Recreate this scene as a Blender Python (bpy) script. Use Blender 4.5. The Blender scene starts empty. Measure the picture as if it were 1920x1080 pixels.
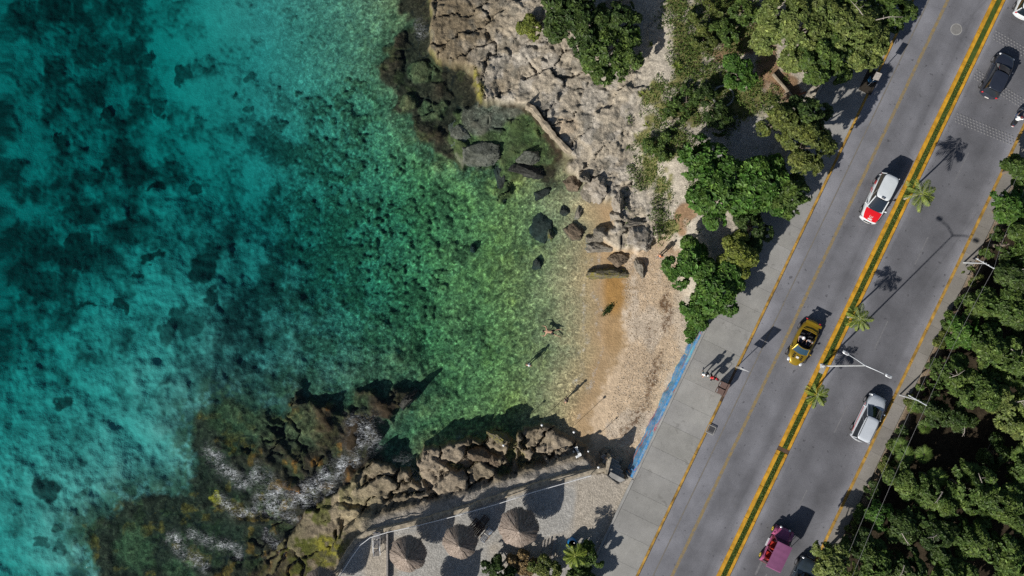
import bpy, bmesh, math, random
import numpy as np
from mathutils import Vector, Matrix, Quaternion

# ------------------------------------------------------------------ camera, sky, sun
SC = bpy.context.scene
COL = SC.collection
HCAM = 86.0
FPX = 1839.0
cam_d = bpy.data.cameras.new('camera'); cam = bpy.data.objects.new('camera', cam_d); COL.objects.link(cam)
cam.location = (0, 0, HCAM); cam.rotation_euler = (0, 0, 0)
cam_d.sensor_width = 36.0; cam_d.lens = 36.0 * FPX / 1920.0
cam_d.clip_start = 1.0; cam_d.clip_end = 1000.0
SC.camera = cam
SUN_EL = math.radians(32.5); SUN_AZ = math.radians(43.5)
W = bpy.data.worlds.new('World'); SC.world = W; W.use_nodes = True
wn = W.node_tree
sky = wn.nodes.new('ShaderNodeTexSky'); sky.sky_type = 'NISHITA'; sky.sun_disc = False
sky.sun_elevation = SUN_EL; sky.sun_rotation = math.radians(226.4)
bg = wn.nodes['Background']; bg.inputs['Strength'].default_value = 0.05
wn.links.new(sky.outputs['Color'], bg.inputs['Color'])
sl = bpy.data.lights.new('sun', 'SUN'); sl.energy = 4.6; sl.angle = math.radians(0.53); sl.color = (1.0, 0.955, 0.88)
sun = bpy.data.objects.new('sun', sl); COL.objects.link(sun); sun.location = (-40, -40, 60)
sdir = Vector((math.cos(SUN_AZ) * math.cos(SUN_EL), math.sin(SUN_AZ) * math.cos(SUN_EL), -math.sin(SUN_EL)))
sun.rotation_euler = sdir.to_track_quat('-Z', 'Y').to_euler()
SC.view_settings.view_transform = 'Standard'; SC.view_settings.look = 'None'
SC.view_settings.exposure = 0.22; SC.view_settings.gamma = 1.0
SC.cycles.use_denoising = False
SC.cycles.max_bounces = 6; SC.cycles.transparent_max_bounces = 12; SC.cycles.sample_clamp_indirect = 3.0

random.seed(7)
RNG = np.random.default_rng(11)
PI = math.pi
ZR = 2.50                       # road level above the sea
def sc_at(z): return FPX / (HCAM - z)
def P(px, py, z=0.0):
    s = sc_at(z); return Vector(((px - 960.0) / s, (540.0 - py) / s, z))
# road frame: local x = across (to the right), local y = along (up the picture)
UX, UY = 0.432, 0.902
ROADROT = -math.atan2(UX, UY)
SR = sc_at(ZR)
def RN(npx): return (npx - 1099.2) / SR
def RT(px, py): return (UX * (px - 960) - UY * (py - 540)) / SR

# ------------------------------------------------------------------ object helpers
def tag(o, label=None, cat=None, group=None, kind=None):
    if label: o['label'] = label
    if cat: o['category'] = cat
    if group: o['group'] = group
    if kind: o['kind'] = kind
    return o
def thing(name, label, cat, loc=(0, 0, 0), rotz=0.0, group=None):
    o = bpy.data.objects.new(name, None); COL.objects.link(o)
    o.empty_display_size = 0.3
    o.location = loc; o.rotation_euler = (0, 0, rotz)
    return tag(o, label, cat, group)
def heading(dx, dy):            # rotation so that local +Y points along world (dx, dy)
    return math.atan2(dy, dx) - PI / 2
def children(o): return list(o.children)
def copy_tree(o, parent=None):
    c = o.copy(); COL.objects.link(c); c.parent = parent
    for ch in list(o.children): copy_tree(ch, c)
    return c

class MB:
    def __init__(self): self.v = []; self.f = []
    def add(self, vs, fs):
        b = len(self.v); self.v += [tuple(p) for p in vs]; self.f += [tuple(i + b for i in f) for f in fs]
    def box(self, c, s, rz=0.0, rx=0.0, ry=0.0):
        R = Matrix.Rotation(rz, 3, 'Z') @ Matrix.Rotation(ry, 3, 'Y') @ Matrix.Rotation(rx, 3, 'X')
        hs = [x / 2 for x in s]; c = Vector(c)
        vs = [c + R @ Vector((sx * hs[0], sy * hs[1], sz * hs[2])) for sz in (-1, 1) for sy in (-1, 1) for sx in (-1, 1)]
        self.add(vs, [(0, 2, 3, 1), (4, 5, 7, 6), (0, 1, 5, 4), (2, 6, 7, 3), (0, 4, 6, 2), (1, 3, 7, 5)]); return self
    def tube(self, pts, rad, n=8, cap=True):
        pts = [Vector(p) for p in pts]
        if not isinstance(rad, (list, tuple)): rad = [rad] * len(pts)
        rings = []; prev = None
        for i, p in enumerate(pts):
            d = (pts[min(i + 1, len(pts) - 1)] - pts[max(i - 1, 0)])
            if d.length < 1e-9: d = Vector((0, 0, 1))
            d.normalize()
            a = Vector((0, 0, 1)) if abs(d.z) < 0.95 else Vector((1, 0, 0))
            if prev is not None: a = prev
            u = d.cross(a)
            if u.length < 1e-6: u = d.cross(Vector((0, 1, 0)))
            u.normalize(); w = u.cross(d); prev = w
            rings.append([p + (u * math.cos(2 * PI * k / n) + w * math.sin(2 * PI * k / n)) * rad[i] for k in range(n)])
        self.loft(rings, cap); return self
    def loft(self, rings, cap=True, closed=True):
        n = len(rings[0]); vs = [p for r in rings for p in r]; fs = []
        for i in range(len(rings) - 1):
            for k in range(n if closed else n - 1):
                k2 = (k + 1) % n
                fs.append((i * n + k, i * n + k2, (i + 1) * n + k2, (i + 1) * n + k))
        if cap:
            fs.append(tuple(range(n - 1, -1, -1))); fs.append(tuple((len(rings) - 1) * n + k for k in range(n)))
        self.add(vs, fs); return self
    def lathe(self, prof, c=(0, 0, 0), n=20, axis='Z'):
        c = Vector(c); rings = []
        for r, h in prof:
            ring = []
            for k in range(n):
                a = 2 * PI * k / n
                if axis == 'Z': q = Vector((r * math.cos(a), r * math.sin(a), h))
                elif axis == 'X': q = Vector((h, r * math.cos(a), r * math.sin(a)))
                else: q = Vector((r * math.cos(a), h, r * math.sin(a)))
                ring.append(c + q)
            rings.append(ring)
        self.loft(rings, True); return self
    def ball(self, c, r, n=14, m=8, s=(1, 1, 1)):
        c = Vector(c)
        rings = []
        for i in range(m + 1):
            th = -PI / 2 + PI * (i + 0.02 * (i == 0) - 0.02 * (i == m)) / m
            rings.append([c + Vector((s[0] * r * math.cos(th) * math.cos(2 * PI * k / n), s[1] * r * math.cos(th) * math.sin(2 * PI * k / n), s[2] * r * math.sin(th))) for k in range(n)])
        self.loft(rings, True); return self
    def quad(self, a, b, c, d): self.add([a, b, c, d], [(0, 1, 2, 3)]); return self
    def prism(self, poly, z0, z1):
        n = len(poly); self.add([(p[0], p[1], z0) for p in poly] + [(p[0], p[1], z1) for p in poly],
            [tuple(range(n - 1, -1, -1)), tuple(range(n, 2 * n))] + [(i, (i + 1) % n, n + (i + 1) % n, n + i) for i in range(n)]); return self
    def build(self, name, m, parent=None, smooth=False, bevel=0.0):
        me = bpy.data.meshes.new(name)
        me.from_pydata(self.v, [], self.f)
        bm = bmesh.new(); bm.from_mesh(me)
        bmesh.ops.recalc_face_normals(bm, faces=bm.faces)
        if bevel > 0:
            eds = [e for e in bm.edges if len(e.link_faces) == 2 and e.calc_face_angle(0) > 0.6]
            bmesh.ops.bevel(bm, geom=eds, offset=bevel, segments=2, affect='EDGES', clamp_overlap=True)
        bm.to_mesh(me); bm.free()
        if smooth:
            me.polygons.foreach_set('use_smooth', [True] * len(me.polygons))
            try: me.set_sharp_from_angle(angle=math.radians(38))
            except Exception: pass
        me.materials.append(m)
        o = bpy.data.objects.new(name, me); COL.objects.link(o)
        if parent is not None: o.parent = parent
        return o

def np_mesh(name, V, F, m, parent=None, attrs=None, smooth=False):
    V = np.asarray(V, np.float32); F = np.asarray(F, np.int32); k = F.shape[1]
    me = bpy.data.meshes.new(name)
    me.vertices.add(len(V)); me.vertices.foreach_set('co', V.ravel())
    me.loops.add(F.size); me.loops.foreach_set('vertex_index', F.ravel())
    me.polygons.add(len(F)); me.polygons.foreach_set('loop_start', np.arange(0, F.size, k, dtype=np.int32))
    me.polygons.foreach_set('use_smooth', np.full(len(F), smooth))
    me.update(calc_edges=True)
    for an, dat in (attrs or {}).items():
        a = me.attributes.new(an, 'FLOAT_COLOR', 'POINT'); a.data.foreach_set('color', np.asarray(dat, np.float32).ravel())
    me.materials.append(m)
    o = bpy.data.objects.new(name, me); COL.objects.link(o)
    if parent is not None: o.parent = parent
    return o

# ------------------------------------------------------------------ materials
class NT:
    def __init__(self, name):
        self.m = bpy.data.materials.new(name); self.m.use_nodes = True
        self.t = self.m.node_tree; self.t.nodes.clear()
        self.out = self.n('ShaderNodeOutputMaterial')
    def n(self, t, **kw):
        x = self.t.nodes.new(t)
        for k, v in kw.items(): setattr(x, k, v)
        return x
    def l(self, a, b): self.t.links.new(a, b)
    def setv(self, sock, v):
        if isinstance(v, (int, float)): sock.default_value = v
        elif isinstance(v, (tuple, list)): sock.default_value = (*v, 1.0) if len(v) == 3 and len(sock.default_value) == 4 else v
        else: self.l(v, sock)
    def math(self, op, a, b=0.0, clamp=False):
        x = self.n('ShaderNodeMath', operation=op); x.use_clamp = clamp
        self.setv(x.inputs[0], a); self.setv(x.inputs[1], b); return x.outputs[0]
    def mix(self, fac, a, b, mode='MIX'):
        x = self.n('ShaderNodeMix', data_type='RGBA', blend_type=mode)
        self.setv(x.inputs[0], fac); self.setv(x.inputs[6], a); self.setv(x.inputs[7], b); return x.outputs[2]
    def coord(self, kind='Object', scale=(1, 1, 1), rot=(0, 0, 0)):
        tc = self.n('ShaderNodeTexCoord'); mp = self.n('ShaderNodeMapping')
        mp.inputs['Scale'].default_value = scale; mp.inputs['Rotation'].default_value = rot
        self.l(tc.outputs[kind], mp.inputs['Vector']); return mp.outputs[0]
    def noise(self, vec, scale, detail=3.0, rough=0.55, dist=0.0):
        x = self.n('ShaderNodeTexNoise'); x.inputs['Scale'].default_value = scale; x.inputs['Detail'].default_value = detail
        x.inputs['Roughness'].default_value = rough; x.inputs['Distortion'].default_value = dist
        self.l(vec, x.inputs['Vector']); return x.outputs['Fac']
    def voro(self, vec, scale, feature='F1', out='Distance'):
        x = self.n('ShaderNodeTexVoronoi', feature=feature); x.inputs['Scale'].default_value = scale
        self.l(vec, x.inputs['Vector']); return x.outputs[out]
    def ramp(self, fac, stops, interp='LINEAR'):
        x = self.n('ShaderNodeValToRGB'); cr = x.color_ramp; cr.interpolation = interp
        while len(cr.elements) < len(stops): cr.elements.new(0.5)
        for e, (p, c) in zip(cr.elements, stops):
            e.position = p; e.color = (*c, 1.0) if isinstance(c, (tuple, list)) else (c, c, c, 1.0)
        self.l(fac, x.inputs[0]); return x.outputs[0]
    def maprange(self, v, a, b, c, d):
        x = self.n('ShaderNodeMapRange'); self.setv(x.inputs[0], v)
        for i, q in enumerate((a, b, c, d)): x.inputs[i + 1].default_value = q
        return x.outputs[0]
    def bump(self, h, strength, dist=0.05):
        x = self.n('ShaderNodeBump'); x.inputs['Strength'].default_value = strength; x.inputs['Distance'].default_value = dist
        self.l(h, x.inputs['Height']); return x.outputs[0]
    def bsdf(self, col, rough=0.7, metal=0.0, normal=None, spec=0.4, coat=0.0):
        b = self.n('ShaderNodeBsdfPrincipled'); self.setv(b.inputs['Base Color'], col); self.setv(b.inputs['Roughness'], rough)
        b.inputs['Metallic'].default_value = metal; b.inputs['Specular IOR Level'].default_value = spec
        b.inputs['Coat Weight'].default_value = coat; b.inputs['Coat Roughness'].default_value = 0.05
        if normal is not None: self.l(normal, b.inputs['Normal'])
        self.l(b.outputs[0], self.out.inputs['Surface']); return b

def simple(name, col, rough=0.6, metal=0.0, var=0.18, scale=6.0, bump=0.0, coat=0.0, spec=0.4):
    t = NT(name); v = t.coord('Object'); nz = t.noise(v, scale, 4.0)
    f = t.ramp(nz, [(0.3, 1 - var), (0.7, 1 + var * 0.6)])
    c = t.mix(1.0, col, f, 'MULTIPLY')
    nm = t.bump(t.noise(v, scale * 4, 3.0), bump, 0.02) if bump else None
    t.bsdf(c, rough, metal, nm, spec, coat); return t.m

M = {}
def leafmat(name, col, col2, trans=0.22):
    t = NT(name)
    at = t.n('ShaderNodeAttribute', attribute_name='tint')
    sp = t.n('ShaderNodeSeparateColor'); t.l(at.outputs['Color'], sp.inputs[0])
    c = t.mix(sp.outputs[0], col, col2)
    c = t.mix(1.0, c, t.ramp(sp.outputs[1], [(0, 0.50), (.6, 1.0), (1, 1.75)]), 'MULTIPLY')
    b = t.bsdf(c, 0.55, 0.0, None, 0.3)
    tr = t.n('ShaderNodeBsdfTranslucent'); t.setv(tr.inputs['Color'], t.mix(1.0, c, (1.1, 1.25, 0.5), 'MULTIPLY'))
    mx = t.n('ShaderNodeMixShader'); mx.inputs[0].default_value = trans
    t.l(b.outputs[0], mx.inputs[1]); t.l(tr.outputs[0], mx.inputs[2]); t.l(mx.outputs[0], t.out.inputs['Surface'])
    return t.m
M['leaf_mid'] = leafmat('leaf_mid', (0.060, 0.108, 0.022), (0.115, 0.168, 0.034))
M['leaf_bright'] = leafmat('leaf_bright', (0.052, 0.128, 0.019), (0.108, 0.190, 0.034))
M['leaf_dark'] = leafmat('leaf_dark', (0.036, 0.068, 0.016), (0.072, 0.112, 0.024))
M['leaf_pale'] = leafmat('leaf_pale', (0.115, 0.160, 0.040), (0.190, 0.225, 0.060))
M['leaf_olive'] = leafmat('leaf_olive', (0.085, 0.115, 0.026), (0.155, 0.175, 0.040))
M['leaf_yellow'] = leafmat('leaf_yellow', (0.130, 0.168, 0.028), (0.205, 0.228, 0.045))
M['leaf_dry'] = leafmat('leaf_dry', (0.160, 0.110, 0.045), (0.260, 0.180, 0.080), 0.1)
M['palm'] = leafmat('palm_leaf', (0.100, 0.165, 0.025), (0.240, 0.280, 0.045))
M['bark'] = simple('bark', (0.17, 0.14, 0.11), 0.9, var=0.4, scale=9, bump=0.5)
M['deadwood'] = simple('deadwood', (0.36, 0.32, 0.28), 0.9, var=0.3, scale=9, bump=0.4)
M['concrete'] = simple('concrete', (0.33, 0.325, 0.31), 0.9, var=0.25, scale=1.2, bump=0.2)
M['oldstone'] = simple('old_stone', (0.36, 0.31, 0.235), 0.95, var=0.5, scale=3.5, bump=0.8)
M['white_paint'] = simple('white_paint', (0.78, 0.79, 0.80), 0.35, var=0.06, coat=0.3)
M['car_white'] = simple('car_white', (0.62, 0.66, 0.69), 0.3, var=0.05, scale=2, coat=0.8)
M['car_silver'] = simple('car_silver', (0.56, 0.60, 0.65), 0.32, 0.1, var=0.06, scale=2, coat=0.8)
M['car_dark'] = simple('car_dark', (0.030, 0.036, 0.055), 0.25, 0.2, var=0.1, scale=2, coat=1.0)
M['car_slate'] = simple('car_slate', (0.05, 0.07, 0.09), 0.25, 0.3, var=0.1, scale=2, coat=1.0)
M['car_gold'] = simple('car_gold', (0.33, 0.215, 0.012), 0.28, 0.45, var=0.08, scale=2, coat=1.0)
M['car_red'] = simple('car_red', (0.70, 0.012, 0.018), 0.3, var=0.06, scale=2, coat=0.8)
M['magenta'] = simple('magenta_canvas', (0.19, 0.062, 0.145), 0.75, var=0.14, scale=2.5, bump=0.1)
M['pinkpaint'] = simple('pink_paint', (0.36, 0.085, 0.19), 0.35, var=0.1, coat=0.5)
M['redseat'] = simple('red_vinyl', (0.42, 0.03, 0.02), 0.5, var=0.15)
M['maroon'] = simple('maroon_floor', (0.10, 0.012, 0.02), 0.7, var=0.2)
M['glass'] = simple('tinted_glass', (0.012, 0.018, 0.026), 0.08, var=0.1, spec=0.8, coat=1.0)
M['glass_blue'] = simple('blue_tinted_glass', (0.015, 0.045, 0.075), 0.08, var=0.1, spec=0.8, coat=1.0)
M['rubber'] = simple('rubber', (0.02, 0.02, 0.022), 0.8, var=0.2)
M['chrome'] = simple('bright_metal', (0.72, 0.72, 0.74), 0.25, 0.9, var=0.05)
M['plastic_black'] = simple('black_plastic', (0.018, 0.018, 0.02), 0.5, var=0.1)
M['lamp_clear'] = simple('clear_lamp', (0.75, 0.77, 0.80), 0.15, 0.2, var=0.05, coat=1.0)
M['lamp_red'] = simple('red_lamp', (0.45, 0.01, 0.02), 0.2, var=0.05, coat=1.0)
M['steel'] = simple('galvanised_steel', (0.62, 0.65, 0.68), 0.4, 0.3, var=0.12, scale=4)
M['brown_metal'] = simple('brown_metal', (0.155, 0.10, 0.085), 0.6, var=0.2, scale=6, bump=0.1)
M['yellow_paint'] = simple('yellow_kerb_paint', (0.54, 0.285, 0.02), 0.7, var=0.4, scale=2.2, bump=0.1)
M['brown_and_shadow'] = simple('brown_shadow_kerb', (0.10, 0.06, 0.035), 0.8, var=0.3, scale=3)
M['wood'] = simple('weathered_wood', (0.30, 0.22, 0.15), 0.8, var=0.3, scale=7, bump=0.2)
M['wood_dark'] = simple('dark_wood', (0.06, 0.032, 0.022), 0.6, var=0.3, scale=7)
M['wood_grey'] = simple('grey_wood', (0.27, 0.25, 0.235), 0.9, var=0.35, scale=7, bump=0.3)
M['blue_cloth'] = simple('blue_cloth', (0.20, 0.28, 0.40), 0.8, var=0.15)
M['blue_plastic'] = simple('blue_plastic', (0.012, 0.20, 0.50), 0.4, var=0.2, scale=4)
M['skyblue_plastic'] = simple('sky_blue_plastic', (0.06, 0.22, 0.45), 0.4, var=0.2, scale=4)
M['skin'] = simple('skin', (0.50, 0.30, 0.20), 0.55, var=0.08)
M['skin_dark'] = simple('brown_skin', (0.28, 0.15, 0.09), 0.55, var=0.08)
M['hair'] = simple('dark_hair', (0.018, 0.012, 0.010), 0.6, var=0.2)
M['hair_grey'] = simple('grey_hair', (0.50, 0.49, 0.47), 0.6, var=0.2)
M['cloth_white'] = simple('white_cotton', (0.75, 0.77, 0.78), 0.85, var=0.08)
M['cloth_red'] = simple('red_cotton', (0.55, 0.02, 0.03), 0.85, var=0.12)
M['cloth_black'] = simple('black_cotton', (0.018, 0.018, 0.02), 0.85, var=0.2)
M['cloth_grey'] = simple('grey_cotton', (0.22, 0.22, 0.24), 0.85, var=0.2)
M['cloth_teal'] = simple('teal_cotton', (0.08, 0.28, 0.30), 0.85, var=0.12)
M['cloth_denim'] = simple('denim', (0.05, 0.08, 0.15), 0.85, var=0.2)
M['cloth_orange'] = simple('orange_cotton', (0.62, 0.22, 0.10), 0.85, var=0.12)
M['helmet_red'] = simple('dark_red_helmet', (0.10, 0.012, 0.014), 0.25, var=0.1, coat=1.0)
M['gold_wheel'] = simple('yellow_wheel', (0.60, 0.47, 0.07), 0.4, var=0.15)
M['plate'] = simple('number_plate', (0.72, 0.70, 0.68), 0.5, var=0.05)
M['wire'] = simple('cable', (0.23, 0.23, 0.23), 0.6, var=0.1)
M['thatch'] = None

# ------------------------------------------------------------------ numpy noise and fields
_T = RNG.random((257, 257)).astype(np.float32)
_T2 = RNG.random((2, 257, 257)).astype(np.float32)
def vnoise(x, y, seed=0):
    x = np.asarray(x, np.float32) + seed * 17.37; y = np.asarray(y, np.float32) + seed * 31.11
    xi = np.floor(x).astype(np.int64); yi = np.floor(y).astype(np.int64)
    fx = x - xi; fy = y - yi
    fx = fx * fx * fx * (fx * (fx * 6 - 15) + 10); fy = fy * fy * fy * (fy * (fy * 6 - 15) + 10)
    a = xi & 255; b = yi & 255; a1 = (xi + 1) & 255; b1 = (yi + 1) & 255
    return (_T[a, b] * (1 - fx) + _T[a1, b] * fx) * (1 - fy) + (_T[a, b1] * (1 - fx) + _T[a1, b1] * fx) * fy
def fbm(x, y, oct=4, seed=0, gain=0.5):
    s = 0; amp = 1; tot = 0
    for o in range(oct):
        s = s + amp * vnoise(x * 2 ** o, y * 2 ** o, seed + o * 3); tot += amp; amp *= gain
    return s / tot
def worley(x, y, seed=0):
    x = np.asarray(x, np.float32) + seed * 7.7; y = np.asarray(y, np.float32) + seed * 3.3
    xi = np.floor(x).astype(np.int64); yi = np.floor(y).astype(np.int64)
    f1 = np.full(x.shape, 9.0, np.float32); f2 = f1.copy(); cid = np.zeros(x.shape, np.float32)
    for dx in (-1, 0, 1):
        for dy in (-1, 0, 1):
            a = (xi + dx) & 255; b = (yi + dy) & 255
            qx = xi + dx + _T2[0, a, b]; qy = yi + dy + _T2[1, a, b]
            d = np.sqrt((qx - x) ** 2 + (qy - y) ** 2)
            m1 = d < f1
            f2 = np.where(m1, f1, np.minimum(f2, d)); cid = np.where(m1, _T[a, b], cid); f1 = np.where(m1, d, f1)
    return f1, f2, cid
def sstep(a, b, x):
    t = np.clip((x - a) / (b - a), 0, 1); return t * t * (3 - 2 * t)
def mixf(a, b, t): return a * (1 - t) + b * t
def sdf(pts, px, py):           # signed distance in photo pixels, positive inside
    pts = np.asarray(pts, np.float32); d = np.full(px.shape, 1e9, np.float32); ins = np.zeros(px.shape, bool)
    n = len(pts)
    for i in range(n):
        ax, ay = pts[i]; bx, by = pts[(i + 1) % n]
        ex, ey = bx - ax, by - ay; L2 = ex * ex + ey * ey + 1e-9
        t = np.clip(((px - ax) * ex + (py - ay) * ey) / L2, 0, 1)
        d = np.minimum(d, (px - ax - t * ex) ** 2 + (py - ay - t * ey) ** 2)
        c = (ay > py) != (by > py)
        if ey != 0: ins ^= c & (px < ax + (py - ay) * ex / ey)
    d = np.sqrt(d); return np.where(ins, d, -d)
def dline(pts, px, py):
    d = np.full(px.shape, 1e9, np.float32)
    for (ax, ay), (bx, by) in zip(pts[:-1], pts[1:]):
        ex, ey = bx - ax, by - ay
        t = np.clip(((px - ax) * ex + (py - ay) * ey) / (ex * ex + ey * ey + 1e-9), 0, 1)
        d = np.minimum(d, (px - ax - t * ex) ** 2 + (py - ay - t * ey) ** 2)
    return np.sqrt(d)
def blob(px, py, x, y, rx, ry, rot=0.0):
    c, s = math.cos(math.radians(rot)), math.sin(math.radians(rot))
    u = (px - x) * c + (py - y) * s; w = -(px - x) * s + (py - y) * c
    return np.sqrt((u / rx) ** 2 + (w / ry) ** 2)
# ------------------------------------------------------------------ the ground: seabed, beach, rock shelves and inland, one sheet
def axis(lo, hi, step, far):
    core = np.arange(lo, hi + step * 0.5, step)
    g = []; d = step
    while (g[-1] if g else 0) < far: d *= 1.6; g.append((g[-1] if g else 0) + d)
    g = np.array(g)
    return np.concatenate([(lo - g)[::-1], core, hi + g])
GX = axis(-46.5, 46.5, 0.105, 110); GY = axis(-27.0, 27.0, 0.105, 110)
XX, YY = np.meshgrid(GX.astype(np.float32), GY.astype(np.float32)); SH = XX.shape
X = XX.ravel(); Y = YY.ravel()
s0 = sc_at(0)
px0 = 960 + X * s0; py0 = 540 - Y * s0
s2 = sc_at(2.0); px2 = 960 + X * s2; py2 = 540 - Y * s2
nr = UX * 0 + (0.902 * px2 + 0.432 * py2)          # across-road photo coordinate at road level (approx.)

# --- seabed and beach slope
wl_y = [-400, 0, 150, 300, 400, 450, 475, 540, 600, 650, 720, 790, 850, 1080, 1500]
wl_x = [830, 850, 930, 1065, 1138, 1146, 1128, 1126, 1128, 1134, 1112, 1092, 1095, 1040, 900]
WLx = np.interp(py0, wl_y, wl_x).astype(np.float32)
dpx = (px0 - WLx) / s0
dpx = dpx + (fbm(X / 3.0, Y / 3.0, 3, 5) - 0.5) * 0.9
bed = np.where(dpx > 0, np.minimum(dpx * 0.11, 1.15), np.where(dpx > -16, dpx * 0.125, -16 * 0.125 + (dpx + 16) * 0.13))
bed = bed - 2.6 * np.exp(-((px0 - 60) / 260) ** 2 - ((py0 - 120) / 300) ** 2)
bed = np.maximum(bed, -6.6) + np.minimum(bed + 5.0, 0) * -.35
bed += (fbm(X / 4, Y / 4, 3, 9) - 0.5) * 0.5 * sstep(0.0, -1.5, bed)

# --- reef / sea grass density on an 80 px grid read off the photograph (0..9)
DG = ["7 9 6 2 3 1 1 2 2 3 3 3 3 3 3",
      "6 8 8 4 4 2 2 3 3 4 3 3 3 3 3",
      "7 8 8 6 2 3 3 5 5 4 3 3 3 3 3",
      "5 5 7 6 2 4 8 5 5 5 4 3 3 3 3",
      "6 8 8 6 5 5 7 7 6 6 5 4 3 2 2",
      "7 9 6 5 6 5 8 8 7 6 5 4 3 2 1",
      "8 7 5 3 6 5 7 7 6 5 5 4 3 2 0",
      "7 6 4 2 5 7 4 2 6 6 5 4 3 2 0",
      "4 3 2 1 6 8 7 4 5 5 4 4 3 2 0",
      "2 1 1 1 6 8 8 6 5 4 4 4 3 1 0",
      "1 2 1 2 6 7 6 5 4 4 4 3 2 1 0",
      "0 1 1 4 6 6 6 4 4 4 4 3 2 1 0",
      "1 2 1 3 4 5 5 4 4 4 4 3 2 1 0",
      "1 3 4 4 5 5 5 4 4 4 4 3 2 1 0",
      "2 3 4 4 5 5 5 4 4 4 4 3 2 1 0"]
DG = np.array([[float(c) for c in r.split()] for r in DG], np.float32) / 9.0
gx = np.clip((px0 - 40) / 80, 0, 13.99); gy = np.clip((py0 - 40) / 80, 0, 13.99)
ix = gx.astype(int); iy = gy.astype(int); fx = gx - ix; fy = gy - iy
ix1 = np.minimum(ix + 1, 14); iy1 = np.minimum(iy + 1, 14)
dens = (DG[iy, ix] * (1 - fx) + DG[iy, ix1] * fx) * (1 - fy) + (DG[iy1, ix] * (1 - fx) + DG[iy1, ix1] * fx) * fy
wx = X + (fbm(X / 1.2, Y / 1.2, 3, 21) - 0.5) * 1.6; wy = Y + (fbm(X / 1.2, Y / 1.2, 3, 22) - 0.5) * 1.6
nA = fbm(wx / 1.9, wy / 1.9, 3, 31); nB = fbm(X / 0.42, Y / 0.42, 3, 33)
wB = np.interp(px0, [150, 420, 650], [.12, .30, .45]).astype(np.float32)
rn = (1 - wB) * nA + wB * nB
near = sstep(420, 720, px0)                         # towards the bay the patches become small and crisp
soft = mixf(0.25, 0.10, near)
thr = 0.80 - 0.46 * dens
reef = sstep(thr - soft, thr + soft, rn)
wpx = px0 + (fbm(X / 0.8, Y / 0.8, 3, 41) - 0.5) * 26; wpy = py0 + (fbm(X / 0.8, Y / 0.8, 3, 42) - 0.5) * 26
for (bx, by, rx, ry, ro, k) in [(95, 468, 32, 52, 18, 1), (40, 530, 26, 34, 0, .9), (115, 577, 34, 6, -12, 1), (192, 570, 16, 12, 30, 1), (205, 585, 8, 12, 0, 1), (230, 515, 9, 6, 0, .9),
        (258, 480, 26, 9, -15, 1), (270, 450, 22, 20, 0, .7), (360, 500, 30, 34, 20, 1), (378, 555, 14, 18, 0, .9), (300, 620, 20, 38, 10, .85), (340, 610, 30, 25, 0, .8), (90, 762, 17, 15, 0, .95), (66, 928, 26, 27, 0, .95), (180, 998, 30, 26, 0, .95),
        (90, 1000, 12, 10, 0, .8), (60, 1028, 16, 10, 0, .8), (98, 1035, 12, 14, 0, .8), (150, 905, 9, 8, 0, .6), (137, 935, 9, 8, 0, .6), (590, 652, 40, 20, 10, .9), (460, 690, 20, 16, 0, .9), (310, 122, 24, 16, 0, .9), (145, 195, 16, 14, 0, 1), (60, 245, 16, 9, 0, 1),
        (128, 85, 14, 18, 0, .9), (232, 85, 16, 17, 0, .95), (258, 182, 12, 18, 20, .9), (330, 345, 16, 12, 0, .9), (255, 340, 16, 8, -30, 1), (110, 380, 20, 10, 0, .9), (200, 290, 14, 22, 0, .8), (646, 196, 9, 7, 0, .9), (613, 220, 8, 8, 0, .9), (550, 167, 6, 6, 0, .9),
        (510, 230, 12, 9, 0, .9), (500, 278, 12, 16, 0, .9), (448, 193, 10, 9, 0, .8), (452, 135, 10, 12, 0, .8), (424, 165, 5, 5, 0, .9), (520, 190, 26, 16, 0, .5), (885, 466, 8, 9, 0, .9), (833, 768, 8, 7, 0, .9), (413, 476, 8, 6, 0, .9), (490, 540, 10, 7, 0, .9), (483, 570, 12, 11, 0, .9), (545, 592, 6, 7, 0, .8), (640, 490, 12, 10, 0, .8), (660, 510, 24, 16, 0, .6)]:
    reef = np.maximum(reef, k * sstep(1.12, 0.82, blob(wpx, wpy, bx, by, rx, ry, ro)))
bed += reef * 0.25 * sstep(-0.8, -2.0, bed) * (0.4 + nB)

# --- submerged rock shelves
SW_SHELF = [(345, 795), (385, 770), (410, 742), (470, 770), (520, 780), (545, 735), (600, 745), (640, 770), (668, 730), (690, 725), (725, 740), (740, 720), (775, 735), (785, 745), (740, 775), (735, 800), (700, 790), (720, 815), (700, 850), (760, 880), (700, 960), (640, 1100), (600, 1300), (100, 1300), (175, 1075), (140, 990), (205, 965), (218, 938), (260, 935), (345, 925), (358, 870)]
NE_SHELF = [(800, -60), (742, -20), (738, 20), (775, 40), (735, 62), (722, 85), (708, 130), (715, 155), (735, 165), (735, 200), (760, 215), (775, 255), (805, 275), (830, 300), (890, 318), (925, 315), (945, 300), (975, 300), (1000, 330), (1040, 345), (1060, 300), (1010, 200), (900, 150), (840, 60)]
dS = sdf(SW_SHELF, wpx, wpy); dN = sdf(NE_SHELF, wpx, wpy)
shn = fbm(X / 1.3, Y / 1.3, 4, 51)
c1, c2, cid = worley(wx / 1.7, wy / 1.7, 3); gap = sstep(0.10, 0.02, c2 - c1) * sstep(.53, .66, fbm(X / 2.0, Y / 2.0, 3, 53))
shelf_top = np.interp(px0, [150, 420, 560, 700], [-1.9, -1.0, -0.32, -0.12]) + (shn - 0.5) * 1.1 + (cid - 0.5) * 0.18 - gap * 0.5
mS = sstep(-16, 14, dS)
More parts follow.
